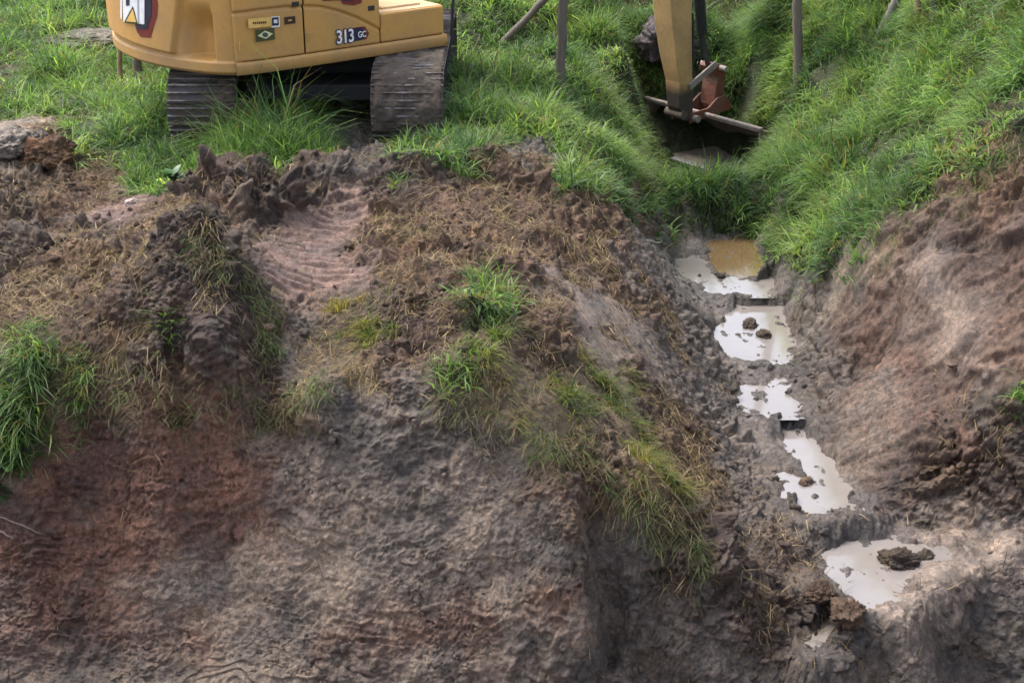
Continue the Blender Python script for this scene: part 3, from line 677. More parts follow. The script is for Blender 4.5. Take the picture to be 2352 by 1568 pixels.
# tool box on the front right corner
tb = MB().box(((-.135+.585)/2, -HW+.35, (ZP+1.155)/2), (.72, .70, 1.155-ZP)).build('tool_box', M_yel, ex, bevel=.018)
lid = MB().box((.20, -HW+.40, 1.166), (.44, .50, .03)).build('lid', M_lid, tb, bevel=.008)
MB().box((.22, -HW+.36, 1.1575), (.70, .66, .006)).build('top_plate', M_lid, tb)
# cab, boom and engine side beyond the frame's top edge
cab = MB().box((.25, .72, 1.5), (1.25, .95, 1.45)).build('cab', M_yel, ex, bevel=.06)
MB().box((.25, .2465, 1.75), (1.0, .02, .75)).build('window', plain('cab_glass', (.02, .03, .035), .08), cab)
MB().box((.885, .72, 1.6), (.02, .75, 1.1)).build('window', M_black, cab)
A_ = lambda u, v: to_local(u, v, -.165)
arm_poly = [(4.43, 1.9), (4.50, 1.2)]+[A_(*q) for q in [(1541, 0), (1546, 60), (1554, 130), (1561, 190), (1562, 250), (1567, 271), (1580, 280), (1592, 268), (1594, 200), (1591, 120), (1590, 30)]]+[(4.98, 1.3), (4.85, 2.1), (4.6, 2.35)]
arm = MB().prism(arm_poly, -.165, .165).build('arm', M_yel2, ex, bevel=.018)
for v_ in arm.data.vertices: v_.co.y += .0 if v_.co.y < 0 else -.10*float(sstep(.2, -.7, v_.co.z))
for a_, b_ in (((5.0, -.1680, .45), (5.06, -.1680, -.35)),): MB().tube([a_, b_], .012, 8).build('grease_line', M_black, arm)
MB().tube([A2 for A2 in [(P1[0], -.185, P1[1]) for P1 in (to_local(1573, 266, -.19),)]*1+[(to_local(1573, 266, -.19)[0], .12, to_local(1573, 266, -.19)[1])]], .06, 16).build('boss', M_mud, arm)
boom_poly = [(.35, 1.05), (1.0, 1.2), (2.5, 2.75), (3.4, 2.95), (4.55, 2.05), (4.70, 2.25), (3.6, 3.35), (2.4, 3.25), (.45, 1.45)]
MB().prism(boom_poly, -.19, .19).build('boom', M_yel2, ex, bevel=.02)
MB().box((.45, 0, 1.1), (.5, .7, .5)).build('boom_foot', M_dark, ex, bevel=.02)
P0 = lambda u, v, y=0: (to_local(u, v, y)[0], y, to_local(u, v, y)[1])
c0, c1, c2 = P0(1599, -120), P0(1612, 78), P0(1627, 152)
cyl = MB().tube([c0, c1], .068, 16).build('bucket_cylinder', M_black, ex, smooth=False)
MB().tube([c1, c2], .034, 12).build('rod', plain('rod_steel', (.09, .10, .11), .3, .6), cyl)
MB().tube([P0(1586, -120, -.1), P0(1600, 20, -.12), P0(1607, 75, -.1), P0(1612, 120, -.05), P0(1604, 150, 0)], .016, 8).build('hose', M_black, ex, smooth=True)
for y in (-.205, .175):
    mb = MB(); a, b = Vector(P0(1590, 197, y)), Vector(P0(1642, 152, y)); d = (b-a).normalized(); p_ = Vector((-d.z, 0, d.x))*.042
    lp = [a-p_-d*.04, a+p_-d*.04, b+p_+d*.05, b-p_+d*.05]; mb.prism([(q.x, q.z) for q in lp], y, y+.03)
    mb.build('lever', M_rim, ex, bevel=.006)
lk = []
for u, v in [(1622, 152), (1631, 143), (1648, 146), (1651, 165), (1646, 200), (1645, 238), (1632, 250), (1624, 240), (1627, 205), (1632, 175)]: lk.append(to_local(u, v, 0))
MB().prism(lk, -.13, .13).build('bucket_link', M_red, ex, bevel=.012)
for a, r_ in ((P0(1637, 152), .035), (P0(1573, 266), .045)): MB().tube([(a[0], -.24, a[2]), (a[0], .24, a[2])], r_, 12).build('pin', M_rim, ex)
# bucket
bk = MB(); px, pz = P0(1573, 266)[0], P0(1573, 266)[2]; print('pin', px, pz, to_local(1740, 290, -.95), to_local(1490, 232, .95))
BWR, BWL = -1.08, .88
prof = [(.18, .02), (.40, -.05), (.63, -.13), (.80, -.26), (.87, -.40), (.82, -.52), (.66, -.60), (.46, -.645), (.24, -.66)]
from itertools import chain
def crv(P, k=4):
    out = []
    for i in range(len(P)-1):
        p0 = P[max(i-1, 0)]; p1 = P[i]; p2 = P[i+1]; p3 = P[min(i+2, len(P)-1)]
        for q in range(k):
            t = q/k; out.append(tuple(.5*((2*p1[a])+(-p0[a]+p2[a])*t+(2*p0[a]-5*p1[a]+4*p2[a]-p3[a])*t*t+(-p0[a]+3*p1[a]-3*p2[a]+p3[a])*t**3) for a in (0, 1)))
    return out+[P[-1]]
pf = crv(prof); n = len(pf)
def offp(P, d):
    o = []
    for i in range(len(P)):
        a = P[max(i-1, 0)]; b = P[min(i+1, len(P)-1)]; tx, tz = b[0]-a[0], b[1]-a[1]; l = math.hypot(tx, tz); o.append((P[i][0]-tz/l*d*-1*-1, P[i][1]+tx/l*d))
    return o
inner = offp(pf, -.03); loop = pf+inner[::-1]
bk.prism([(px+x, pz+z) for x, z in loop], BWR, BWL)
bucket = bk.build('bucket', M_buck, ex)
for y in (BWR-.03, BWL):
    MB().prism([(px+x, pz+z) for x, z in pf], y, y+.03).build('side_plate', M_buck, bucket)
rm = MB().box((px+.19, (BWR+BWL)/2, pz+.026), (.055, BWL-BWR+.10, .045)); rm.build('rim', M_rim, bucket, bevel=.015)
MB().box((px+.20, (BWR+BWL)/2, pz-.655), (.16, BWL-BWR+.06, .03)).build('cutting_edge', M_edge, bucket, bevel=.006)
for y in (-.17, .14):
    MB().prism([(px-.07, pz-.06), (px-.07, pz+.07), (px+.24, pz+.09), (px+.40, pz+.20), (px+.54, pz+.22), (px+.68, pz+.03), (px+.3, pz-.02)], y, y+.03).build('ear', M_red, bucket, bevel=.006)
# undercarriage stands square to the ditch road, so it is turned back against the house
def uc(mb_or, name, mat, parent=ex, **k):
    o = mb_or.build(name, mat, parent, **k); o.rotation_euler = (0, 0, -PSI); return o
TL, TR_, TZ = 1.74, .345, .03
def stad(s):                                     # point and outward normal at distance s round the track
    st_ = 2*(TL-TR_); ar = math.pi*TR_; s %= 2*(st_+ar)
    if s < st_: return (-(TL-TR_)+s, TR_*2), (0, 1)
    s -= st_
    if s < ar: a = math.pi/2-s/TR_; return ((TL-TR_)+TR_*math.cos(a), TR_+TR_*math.sin(a)), (math.cos(a), math.sin(a))
    s -= ar
    if s < st_: return ((TL-TR_)-s, 0), (0, -1)
    s -= st_; a = -math.pi/2-s/TR_; return (-(TL-TR_)+TR_*math.cos(a), TR_+TR_*math.sin(a)), (math.cos(a), math.sin(a))
PER = 2*(2*(TL-TR_)+math.pi*TR_)
def make_track(xc, wd, mat, crust):
    n = 40; pitch = PER/n; sh = MB(); gr = MB()
    for i in range(n):
        (py, pz_), (ny_, nz_2) = stad(i*pitch+.03); ang = math.atan2(nz_2, ny_)-math.pi/2
        M_ = Matrix.Rotation(ang, 3, 'X')
        sh.box((xc, py, pz_+TZ), (wd, pitch*.95, .022), M_)
        for q in (-.34, 0, .34):
            (gy_2, gz), (n1, n2) = stad(i*pitch+.03+q*pitch); gr.box((xc, gy_2+n1*.024, gz+n2*.024+TZ), (wd*.985, .014, .032), Matrix.Rotation(math.atan2(n2, n1)-math.pi/2, 3, 'X'))
    t = uc(sh, 'track', mat)
    g = gr.build('grouser_bars', muddy_metal('worn_bar', (.26, .24, .25), (.08, .062, .05), (.36, .50), .4, .5, 2.5), t)
    fr = MB().box((xc, 0, TR_+TZ), (wd*.45, 2*(TL-TR_), .34))
    fr.build('track_frame', M_dark, t, bevel=.02)
    for yy in (-(TL-TR_), TL-TR_):
        w_ = MB().tube([(xc-.07, yy, TR_+TZ), (xc+.07, yy, TR_+TZ)], TR_-.03, 28); w_.build('idler', M_dark, t)
    if crust:
        na, nb = 150, 60; vs = []
        S0, S1 = PER-1.9, PER-.15+0
        for i in range(na+1):
            s_ = S0+(S1-S0)*i/na
            for j in range(nb+1):
                xx = xc-wd/2+wd*j/nb; (py, pz_), (n1, n2) = stad(s_+.8)
                vs.append((xx, py, pz_+TZ, n1, n2))
        A = np.array(vs, np.float32); d = .035*fbm(A[:, 0]*5, A[:, 1]*5, A[:, 2]*5, 4, .6, 5.)+crust
        e = np.minimum(A[:, 0]-(xc-wd/2), (xc+wd/2)-A[:, 0]); d -= .05*sstep(.03, 0, e)+.06*sstep(.26, .12, A[:, 2])
        cv = np.stack([A[:, 0], A[:, 1]+A[:, 3]*d, A[:, 2]+A[:, 4]*d], 1)
        k = nb+1; np_mesh('mud_crust', cv, [(i*k+j, (i+1)*k+j, (i+1)*k+j+1, i*k+j+1) for i in range(na) for j in range(nb)], M_mud, t)
    return t
tl = make_track(-.93, .62, M_tr1, 0.006); tl['label'] = 'left track, dark, half hidden by the tall grass'
tr = make_track(.93, .66, M_tr2, .030); tr['label'] = 'right track, caked with brown mud'
cf = MB().box((0, 0, .50), (1.45, .9, .24)).box((0, -.85, .42), (1.3, .5, .16)).box((0, .85, .42), (1.3, .5, .16))
cf.tube([(0, 0, .55), (0, 0, .79)], .52, 40); uc(cf, 'car_body', M_dark, bevel=.02)

for x, z in ((-1.03, 1.34), (-.24, 1.22)):
    MB().box((x, -HW-.008, z), (.07, .016, .045)).build('door_latch', M_black, d1 if x < -1 else d2, bevel=.004)
for x in (-1.60, -.92):
    for z in (1.0, 1.75): MB().tube([(x, -HW-.006, z), (x, -HW-.006, z+.07)], .011, 8).build('hinge', M_yel, d1 if x < -1 else d2)
# decals: thin film lying on the doors or on the badge block
def decal(name, uv, mat, off, parent=d1, yl=-HW):
    pts_ = [to_local(u, v, yl-off) for u, v in uv]
    return MB().prism(pts_, yl-off, yl-off+.002).build(name, mat, parent)
OF = .006
decal('sticker', [(570, 44), (622, 40), (623, 61), (571, 66)], M_ydec, OF)
for k, u in enumerate(np.linspace(581, 609, 7)):
    decal('sticker_writing', [(u, 51-.05*(u-581)), (u+3.0, 50.8-.05*(u-581)), (u+3.0, 56-.05*(u-581)), (u, 56.2-.05*(u-581))], M_navy, OF+.003)
decal('sticker', [(623, 39), (642, 38), (643, 62), (624, 64)], M_white, OF); decal('sticker', [(624.5, 41), (640, 40), (640.5, 59), (625, 60)], M_black, OF+.003)
decal('sticker', [(629, 46), (637, 45.5), (637.3, 53.5), (629.3, 54)], M_white, OF+.006)
decal('sticker', [(653, 40), (678, 37.5), (679, 54), (654, 57)], plain('maroon', (.05, .012, .01), .5), OF); decal('sticker', [(662, 46), (670, 45), (670, 48.5), (662, 49.5)], M_ydec, OF+.003)
decal('flag_sticker', [(587, 69), (630, 64), (632, 91), (589, 97)], M_olive, OF)
decal('flag_sticker', [(592, 83), (609, 71), (627, 78), (611, 90)], plain('cream', (.62, .58, .33), .5), OF+.003)
decal('flag_sticker', [(609.5+6.5*math.cos(a), 80.5+5.5*math.sin(a)) for a in np.linspace(0, 2*math.pi, 15)[:-1]], plain('teal_dot', (.03, .07, .07), .5), OF+.006)
decal('number_badge', [(800, 66), (838, 61), (848, 77), (842, 90), (806, 96)], M_rdec, OF, d2)
decal('number_badge', [(798, 68), (832, 63), (838, 77), (833, 92), (800, 98)], M_navy, OF+.003, d2)
decal('emblem', [(738, -60), (830, -70), (838, -30), (830, 8), (812, 13), (788, 10), (783, 1), (742, 3)], M_rdec, OF+.012, d2)
decal('emblem', [(748, -50), (812, -58), (812, 2), (790, 4), (785, -5), (748, -3)], M_navy, OF+.015, d2)
def text(name, body, size, uv, mat, off, parent, ext=.001, offset=.0, sx=1.0, dyl=0):
    cu = bpy.data.curves.new(name, 'FONT'); cu.body = body; cu.size = size; cu.extrude = ext; cu.offset = offset; cu.space_character = .92
    to = bpy.data.objects.new('tmp', cu); COL.objects.link(to); dg = bpy.context.evaluated_depsgraph_get(); me = bpy.data.meshes.new_from_object(to.evaluated_get(dg))
    bpy.data.objects.remove(to); x, z = to_local(*uv, -HW)
    M_ = Matrix.Translation((x, -HW-off, z)) @ Matrix.Rotation(math.pi/2, 4, 'X') @ Matrix.Diagonal((sx, 1, 1, 1)); me.transform(M_)
    me.materials.clear(); me.materials.append(mat); o = bpy.data.objects.new(name, me); COL.objects.link(o); o.parent = parent; return o
text('number', '313', .168, (771, 100.5), M_navy, OF+.006, d2, offset=.012, sx=.82)
text('number', '313', .168, (771, 100.5), M_white, OF+.010, d2, offset=.003, sx=.82)
text('number', 'GC', .078, (820, 86.5), M_white, OF+.010, d2, offset=.001, sx=.85)
# badge on the counterweight block, cut as cells of a fine lattice wrapped round it
def disp(X, Y): return ((280+X/5.345)*.9224, Y/5.345*.9224)
def cw_th_z(u, v, off):
    d = Vector(ray(u, v)); o = Vector((0, 0, CAM_H))-EC; a = d.x**2+d.y**2; b = 2*(o.x*d.x+o.y*d.y); c = o.x**2+o.y**2-(RT+off)**2
    t = (-b-math.sqrt(b*b-4*a*c))/(2*a); p = o+d*t
    lx, ly = p.dot(EF), p.dot(EL); return math.atan2(ly, -lx), p.z
def wrap(name, XY, mat, off, hole=None):
    P_ = [cw_th_z(*disp(X, Y), .045) for X, Y in XY]; t0 = min(p[0] for p in P_); t1 = max(p[0] for p in P_); z0 = min(p[1] for p in P_); z1 = max(p[1] for p in P_)
    st_ = .004; A = np.arange(t0, t1, st_/RT); B = np.arange(z0, z1, st_); AA, BB = np.meshgrid(A, B, indexing='ij')
    ins = poly_sdf(AA*RT, BB, [(p[0]*RT, p[1]) for p in P_]) < 0
    mb = MB(); vid = {}
    vs, fs = [], []
    def vtx(i, j):
        if (i, j) not in vid:
            th = A[i] if i < len(A) else A[-1]+st_/RT; z = B[j] if j < len(B) else B[-1]+st_
            r_ = rad(th)+.045+off; vid[(i, j)] = len(vs); vs.append((-r_*math.cos(th), r_*math.sin(th), z))
        return vid[(i, j)]
    for i in range(len(A)):
        for j in range(len(B)):
            if ins[i, j]: fs.append((vtx(i, j), vtx(i+1, j), vtx(i+1, j+1), vtx(i, j+1)))
    if not fs: print('empty', name); return
    return np_mesh(name, vs, fs, mat, cwo)
cwo = bpy.data.objects['counterweight']
wrap('badge', [(380, -330), (540, -300), (610, 60), (600, 220), (560, 340), (515, 510), (380, 498), (330, 430), (300, 320), (380, 300)], M_rdec, .003)
wrap('badge', [(400, -290), (490, -270), (530, 60), (525, 210), (470, 390), (345, 400), (310, 320), (400, 280)], M_navy, .006)
wrap('badge_letter', [(145, -80), (235, -280), (300, -280), (345, -80), (350, 318), (160, 300)], M_white, .009)
wrap('badge_letter', [(195, -30), (242, -40), (242, 78), (198, 85)], M_navy, .012)
wrap('badge_letter', [(290, 85), (352, 325), (170, 305)], M_olive, .012)
wrap('badge_letter', [(290, 125), (338, 300), (205, 288)], M_ydec, .015)
wrap('badge_letter', [(352, -280), (372, -280), (372, 320), (352, 318)], M_grey, .009)
wrap('badge_letter', [(372, -290), (440, -290), (438, 330), (372, 322)], M_white, .009)
wrap('badge_letter', [(310, -330), (505, -320), (505, -260), (310, -275)], M_white, .012)
wrap('badge_letter', [(118, -250), (142, -270), (142, 270), (118, 240)], M_white, .009)

# ------------------------------------------------------------------ posts and poles
M_wood = wood_material('weathered_wood', (.12, .10, .08)); M_wood2 = wood_material('pale_wood', (.24, .17, .10)); M_wood3 = wood_material('dark_wood', (.035, .035, .035))
def pole(name, uvs, r0, r1, mat, label, cat, group=None, ext=1.6, sink=.15):
    """stands where its foot meets the ground and rises through the other points at the same distance"""
    b = atz(*uvs[0]); P_ = [Vector(b)]
    for u, v in uvs[1:]:
        d = ray(u, v); t = b[1]/d[1]; P_.append(Vector((d[0]*t, b[1]+.02, CAM_H+d[2]*t)))
    d = (P_[-1]-P_[-2]).normalized(); P_.append(P_[-1]+d*ext); P_[0] = P_[0]-(P_[1]-P_[0]).normalized()*sink
    full = []
    for i in range(len(P_)-1):
        for k in range(6): full.append(P_[i].lerp(P_[i+1], k/6)+Vector((random.gauss(0, r0*.10), 0, 0)))
    full.append(P_[-1]); o0 = Vector(b); n_ = len(full)
    mb = MB().tube([p-o0 for p in full], [r0+(r1-r0)*i/n_ for i in range(n_)], 10)
    o = mb.build(name, mat, smooth=True, loc=o0); tag(o, label, cat, group); return o
G1 = 'wooden posts standing in the grass'
pole('wooden_post', [(1287, 198), (1291, 90), (1293, 0)], .055, .052, M_wood, 'upright grey wooden post beside the raised leaning pole', 'post', G1)
pole('leaning_pole', [(1146, 106), (1200, 54), (1256, -6)], .045, .050, M_wood, 'grey pole leaning steeply up to the right beside the excavator', 'pole', ext=.5)
pole('wooden_post', [(1833, 226), (1834, 110), (1831, 0)], .058, .055, wood_material('brown_wood', (.15, .12, .095)), 'tall straight brown post on the slope right of the arm', 'post', G1)
pole('leaning_pole', [(2020, 80), (2040, 42), (2062, -4)], .05, .05, wood_material('grey_wood', (.16, .14, .13)), 'short grey pole leaning right on the upper right slope', 'pole')
pole('wooden_post', [(2108, 60), (2109, 0)], .035, .033, M_wood2, 'slim yellowish post near the top of the right slope', 'post', G1)
pole('wooden_post', [(2148, 46), (2150, 0)], .055, .05, M_wood3, 'dark post rightmost of the posts on the slope', 'post', G1)
pole('thin_stake', [(1012, 236), (1024, 150), (1036, 92), (1041, 0)], .020, .016, M_wood3, 'thin dark stake rising beside the mud caked right track', 'stake', ext=.8)
pole('thin_stake', [(276, 205), (274, 150), (273, 100)], .028, .024, M_wood2, 'thin yellowish stake under the left end of the counterweight', 'stake', ext=.9)
pole('wooden_post', [(316, 188), (315, 150), (315, 120)], .05, .05, wood_material('stump_wood', (.10, .08, .07)), 'short dark post showing below the counterweight', 'post', G1, ext=.4)

# ------------------------------------------------------------------ clods, mounds, tufts, weeds, sticks
import bmesh
def lump(name, p, size, mat_cols, label=None, cat=None, group=None, seed=0, sub=5, rough=.35, wetv=.1, sink=.35):
    bm = bmesh.new(); bmesh.ops.create_icosphere(bm, subdivisions=sub, radius=1.0)
    co_ = np.array([v.co for v in bm.verts], np.float32)
    d = 1+rough*fbm(co_[:, 0]*1.3, co_[:, 1]*1.3, co_[:, 2]*1.3, 2, .5, seed*3.1)+rough*.8*np.abs(fbm(co_[:, 0]*3, co_[:, 1]*3, co_[:, 2]*3, 3, .6, seed*2.3+9))+.10*perlin(co_[:, 0]*9, co_[:, 1]*9, co_[:, 2]*9)
    co_ = co_*d[:, None]*np.array(size)[None]; co_[:, 2] = np.maximum(co_[:, 2], -size[2]*sink*1.4)
    me = bpy.data.meshes.new(name); bm.to_mesh(me); bm.free(); me.vertices.foreach_set('co', co_.astype(np.float32).ravel())
    me.polygons.foreach_set('use_smooth', [True]*len(me.polygons)); me.update()
    me.materials.append(M_soil); o = bpy.data.objects.new(name, me); COL.objects.link(o); o.location = (p[0], p[1], p[2]+size[2]*(.55-sink*.5)); o.rotation_euler[2] = seed
    nz3 = fbm(co_[:, 0]*9, co_[:, 1]*9, co_[:, 2]*9, 2, .5, seed)
    c = np.array(mat_cols[0])[None]*(1-sstep(-.3, .3, nz3))[:, None]+np.array(mat_cols[1])[None]*sstep(-.3, .3, nz3)[:, None]
    add_attr(o, 'earth', c, 'COL'); add_attr(o, 'wet', np.full(len(co_), wetv)); tag(o, label, cat, group); return o
DK = [(.05, .037, .029), (.085, .062, .044)]; BR = [(.10, .062, .042), (.15, .10, .065)]; GY = [(.11, .10, .095), (.16, .14, .125)]
GC_ = 'clods of earth lying in the puddles'
def pool_clod(u, v, L_, w, h, cols, label, seed):
    p = on_plane(u, v, L_); lump('mud_clod', p, (w, w*.75, h), cols, label, 'clod', GC_, seed, wetv=.3)
pool_clod(1722, 752, -1.5, .085, .055, DK, 'dark olive clod left of its smaller neighbour in the second puddle from the top', 1)
pool_clod(1752, 776, -1.5, .075, .05, DK, 'smaller dark clod touching the bigger one in the second puddle from the top', 2)
pool_clod(1748, 852, -1.5, .11, .06, GY, 'grey brown clod damming the gap between second and third puddle', 3)
pool_clod(1851, 1112, -1.6, .055, .035, BR, 'brown clod at the left edge of the long fourth puddle', 4)
pool_clod(1933, 1080, -1.6, .028, .045, BR, 'small upright brown clod on the right edge of the fourth puddle', 5)
pool_clod(2062, 1300, -1.75, .12, .085, DK, 'largest olive brown clod in the bottom puddle', 6)
pool_clod(2125, 1285, -1.75, .07, .045, DK, 'dark clod right of the largest one in the bottom puddle', 7)
pool_clod(1655, 636, -1.40, .05, .025, DK, 'flat dark clod at the left edge of the top puddle', 8)
pool_clod(1640, 790, -1.50, .03, .02, DK, 'small dark clod at the left shore of the second puddle', 9)
def land_lump(name, u, v, size, cols, label, cat, group=None, seed=0, **k):
    p = atz(u, v); return lump(name, p, size, cols, label, cat, group, seed, **k)
land_lump('mud_clod', 1945, 1425, (.11, .10, .09), BR, 'rounded brown clod at the lower tip of the bottom puddle', 'clod', None, 11, sub=5)
land_lump('mud_clod', 1885, 1372, (.09, .08, .07), BR, 'brown clod on the left shore of the bottom puddle', 'clod', None, 12)
land_lump('turf_block', 105, 372, (.20, .17, .15), [(.12, .062, .03), (.18, .10, .05)], 'upended orange brown turf block at the edge of the left grass', 'turf block', None, 13)
land_lump('earth_lump', 28, 345, (.24, .2, .12), [(.20, .175, .15), (.28, .25, .22)], 'pale grey heap of lumps at the left edge of the photo', 'earth heap', None, 14)
land_lump('stone', 302, 468, (.055, .04, .03), [(.45, .38, .35), (.55, .47, .43)], 'small pale stone on the muddy ground at left', 'stone', None, 20, sub=4)
land_lump('earth_mound', 1530, 112, (.42, .35, .32), [(.06, .055, .06), (.12, .105, .11)], 'dark grey bank of bare earth in the grass behind the arm', 'earth mound', None, 21, rough=.3, sink=.5)
land_lump('earth_mound', 215, 100, (.60, .4, .10), [(.12, .11, .09), (.19, .175, .14)], 'low grey mound of dry cuttings in the grass left of the machine', 'earth mound', None, 22, rough=.3)

# loose crumbs of soil
def crumbs(n0):
    x, y = sample(n0, 7.7, 14.5, 1.0); c = covat(x, y)
    w_ = 1.0*c[:, 4]+.5*c[:, 3]+.25*c[:, 6]+.12*c[:, 8]+.05*c[:, 9]+.25*c[:, 2]
    cl = fbm(x*2.3, y*2.3, 0*x, 3, .6, 81.); keep = rng.uniform(size=n0) < w_*sstep(-.4, .6, cl)
    x, y = x[keep], y[keep]; n = len(x); bm = bmesh.new(); bmesh.ops.create_icosphere(bm, subdivisions=2, radius=1)
    co_ = np.array([v.co for v in bm.verts], np.float32); tri = np.array([[v.index for v in f.verts] for f in bm.faces]); bm.free(); nv = len(co_)
    r_ = (.006+.030*rng.uniform(size=n)**3.2)
    ph = rng.uniform(0, 60, (n, 1)); B = np.repeat(co_[None], n, 0)
    d = 1+.75*perlin(B[..., 0]*1.1+ph, B[..., 1]*1.1, B[..., 2]*1.1)+.35*perlin(B[..., 0]*2.6+ph, B[..., 1]*2.6, B[..., 2]*2.6+9)
    sc = rng.uniform(.6, 1.3, (n, 1, 3)); V = B*d[..., None]*sc*r_[:, None, None]+np.stack([x, y, zat(x, y)+r_*.2], 1)[:, None]
    T_ = (tri[None]+(np.arange(n)*nv)[:, None, None]).reshape(-1, 3)
    o = np_mesh('soil_crumbs', V.reshape(-1, 3), np.zeros((0, 4), int), M_soil, smooth=True, tris=T_)
    i, j, a, b = surf(x, y); e = earth[i, j]*np.exp(rng.normal(size=(n, 1))*.2)
    add_attr(o, 'earth', np.repeat(e, nv, axis=0), 'COL'); add_attr(o, 'wet', np.full(n*nv, .1))
    tag(o, 'loose crumbs and clods of soil scattered over the dug ground', 'soil', kind='stuff'); print('crumbs', n)
crumbs(30000)

def tuft(u, v, n, rad_, h, pal, label, name='grass_tuft', cat='grass tuft', hang=0, wid=(.006, .011), group=None):
    p = atz(u, v); a = rng.uniform(0, 2*np.pi, n); q = rad_*np.sqrt(rng.uniform(size=n)); x = p[0]+q*np.cos(a); y = p[1]+q*np.sin(a)*.8
    k_ = max(3, n//45); cxy = rng.normal(size=(k_, 2))*rad_*.45; ci = rng.integers(0, k_, n); hc = rng.uniform(.45, 1.15, k_)[ci]; n2 = rng.normal(size=(n, 2))*.028; x = p[0]+cxy[ci, 0]+n2[:, 0]; y = p[1]+cxy[ci, 1]*.7+n2[:, 1]; h = h*hc
    base = np.stack([x, y, zat(x, y)-.01], 1); lean = np.stack([np.cos(a)*q/rad_*.7, np.sin(a)*q/rad_*.7-hang, 0*a-hang*.6], 1)+np.c_[rng.normal(size=(n, 2))*.25, np.zeros(n)]
    o = blades(name, base, h*rng.uniform(.6, 1.15, n), rng.uniform(*wid, n), lean, rng.uniform(.2, .8, n)+hang*.3, tint_mix(n, x*3, y*3, pal), M_grass)
    me = o.data; me.transform(Matrix.Translation(-Vector(p))); o.location = p
    return tag(o, label, cat, group)
GY_ = [(.05, .09, .02), (.10, .15, .03), (.18, .20, .05), (.22, .18, .06)]; GD = [(.012, .028, .012), (.022, .050, .016), (.04, .07, .022)]
tuft(1105, 705, 420, .18, .14, GD, 'dark green tuft in the middle of the brown heap', hang=.4)
tuft(1115, 800, 170, .13, .20, [(.09, .15, .03), (.17, .24, .05), (.22, .26, .07)], 'bright yellow green tuft just below the dark one')
tuft(1065, 850, 200, .16, .16, [(.03, .06, .02), (.06, .10, .03), (.10, .13, .04)], 'green tuft at the rim left under the yellow green one', hang=.4)
tuft(840, 760, 380, .17, .18, GY_, 'yellow and green drooping tuft left of the heap', hang=.35)
tuft(790, 705, 240, .12, .15, [(.20, .16, .05), (.28, .22, .08), (.16, .18, .05)], 'straw yellow tuft at the lower end of the track marks')
tuft(40, 800, 380, .36, .24, GREEN[1:]+[(.16, .2, .05)], 'green clump at the left edge drooping over the cut', hang=.5)
tuft(140, 860, 300, .24, .2, GREEN[:4], 'green tuft hanging on the rim right of the left edge clump', hang=.6)
tuft(60, 940, 130, .12, .32, GREEN[1:], 'long blades hanging lowest down the red face at left', hang=1.1)
tuft(390, 760, 160, .09, .20, GREEN[1:], 'thin green tuft on the shaded front of the left mound')
tuft(2335, 915, 300, .10, .14, GREEN[1:], 'green tuft at the right edge of the bank')
tuft(2240, 480, 260, .14, .12, GY_, 'sparse yellow green tuft high on the right spoil bank')
tuft(1300, 905, 260, .20, .16, GY_, 'green tuft in the middle of the drooping rim grass', hang=.4)
tuft(1450, 960, 220, .18, .18, GY_, 'yellow green tuft nearest the ditch on the rim', hang=.4)
tuft(1385, 880, 150, .13, .16, GY_, 'small yellow green tuft above the rim grass')
tuft(1540, 1090, 240, .14, .14, GY_, 'sparse tuft lowest on the rim before the ditch mouth', hang=.4)
tuft(650, 945, 170, .10, .13, [(.10, .09, .05), (.18, .14, .08)], 'dry brown tuft hanging at the top of the grey face', hang=.7)

def weed(u, v, n, L_, col, label, spread=1.0, up=.5, name='weed', cat='weed'):
    p = atz(u, v); m = plain('leaf', col, .45); root = empty(name, p); tag(root, label, cat)
    st_ = MB().tube([(0, 0, -.03), (0.005, -.02, L_*.4), (0, -.03, L_*.75)], .004, 6); st_.build('stem', m, root)
    for i in range(n):
        a = i*2.4+random.random()*.4; l = L_*random.uniform(.7, 1.1); w = l*.30; e = up*random.uniform(.6, 1.2); z0 = L_*(.2+.5*i/n)
        M_ = Matrix.Translation((0, -.02, z0)) @ Matrix.Rotation(a, 4, 'Z') @ Matrix.Rotation(-e, 4, 'Y')
        vs = []; K = 7
        for k in range(K+1):
            t = k/K; ww = w*math.sin(math.pi*min(1, t*.95+.03))**.8; zz = -.35*l*t*t
            for s in (-1, 0, 1): vs.append(M_ @ Vector((l*t*spread, s*ww, zz+abs(s)*ww*.3)))
        fs = [(k*3+s, k*3+s+1, k*3+s+4, k*3+s+3) for k in range(K) for s in (0, 1)]
        MB().add(vs, fs).build('leaf', m, root, smooth=True)
weed(28, 1085, 7, .115, (.10, .19, .06), 'broad leaved green seedling on the red face at the left edge', up=.8)
weed(402, 425, 18, .11, (.035, .10, .025), 'bright leafy weed hanging at the left foot of the tall grass', up=1.0)
weed(1428, 262, 8, .10, (.55, .42, .04), 'yellow leaved weed in the grass left of the bucket', up=1.0)

def stick(uvs, r, col, label, name='stick', cat='stick', lift=.015):
    P_ = [Vector(atz(u, v))+Vector((0, -.01, lift)) for u, v in uvs]; o0 = P_[0].copy()
    full = []
    for i in range(len(P_)-1):
        for k in range(4): full.append(P_[i].lerp(P_[i+1], k/4)+Vector([random.gauss(0, r*.5) for _ in range(3)]))
    full.append(P_[-1]); o = MB().tube([p-o0 for p in full], [r*(1-.5*i/len(full)) for i in range(len(full))], 7).build(name, wood_material('stick_wood', col), smooth=True, loc=o0)
    tag(o, label, cat)
stick([(525, 585), (555, 562)], .010, (.26, .2, .15), 'short pale stick on top of the left mound', lift=.03)
stick([(0, 1195), (50, 1212), (100, 1232)], .006, (.22, .17, .13), 'thin dry stem on the red face at the left edge', lift=.02)
stick([(0, 1228), (35, 1250)], .007, (.24, .19, .15), 'shorter dry stem below the longer one at the left edge', lift=.02)
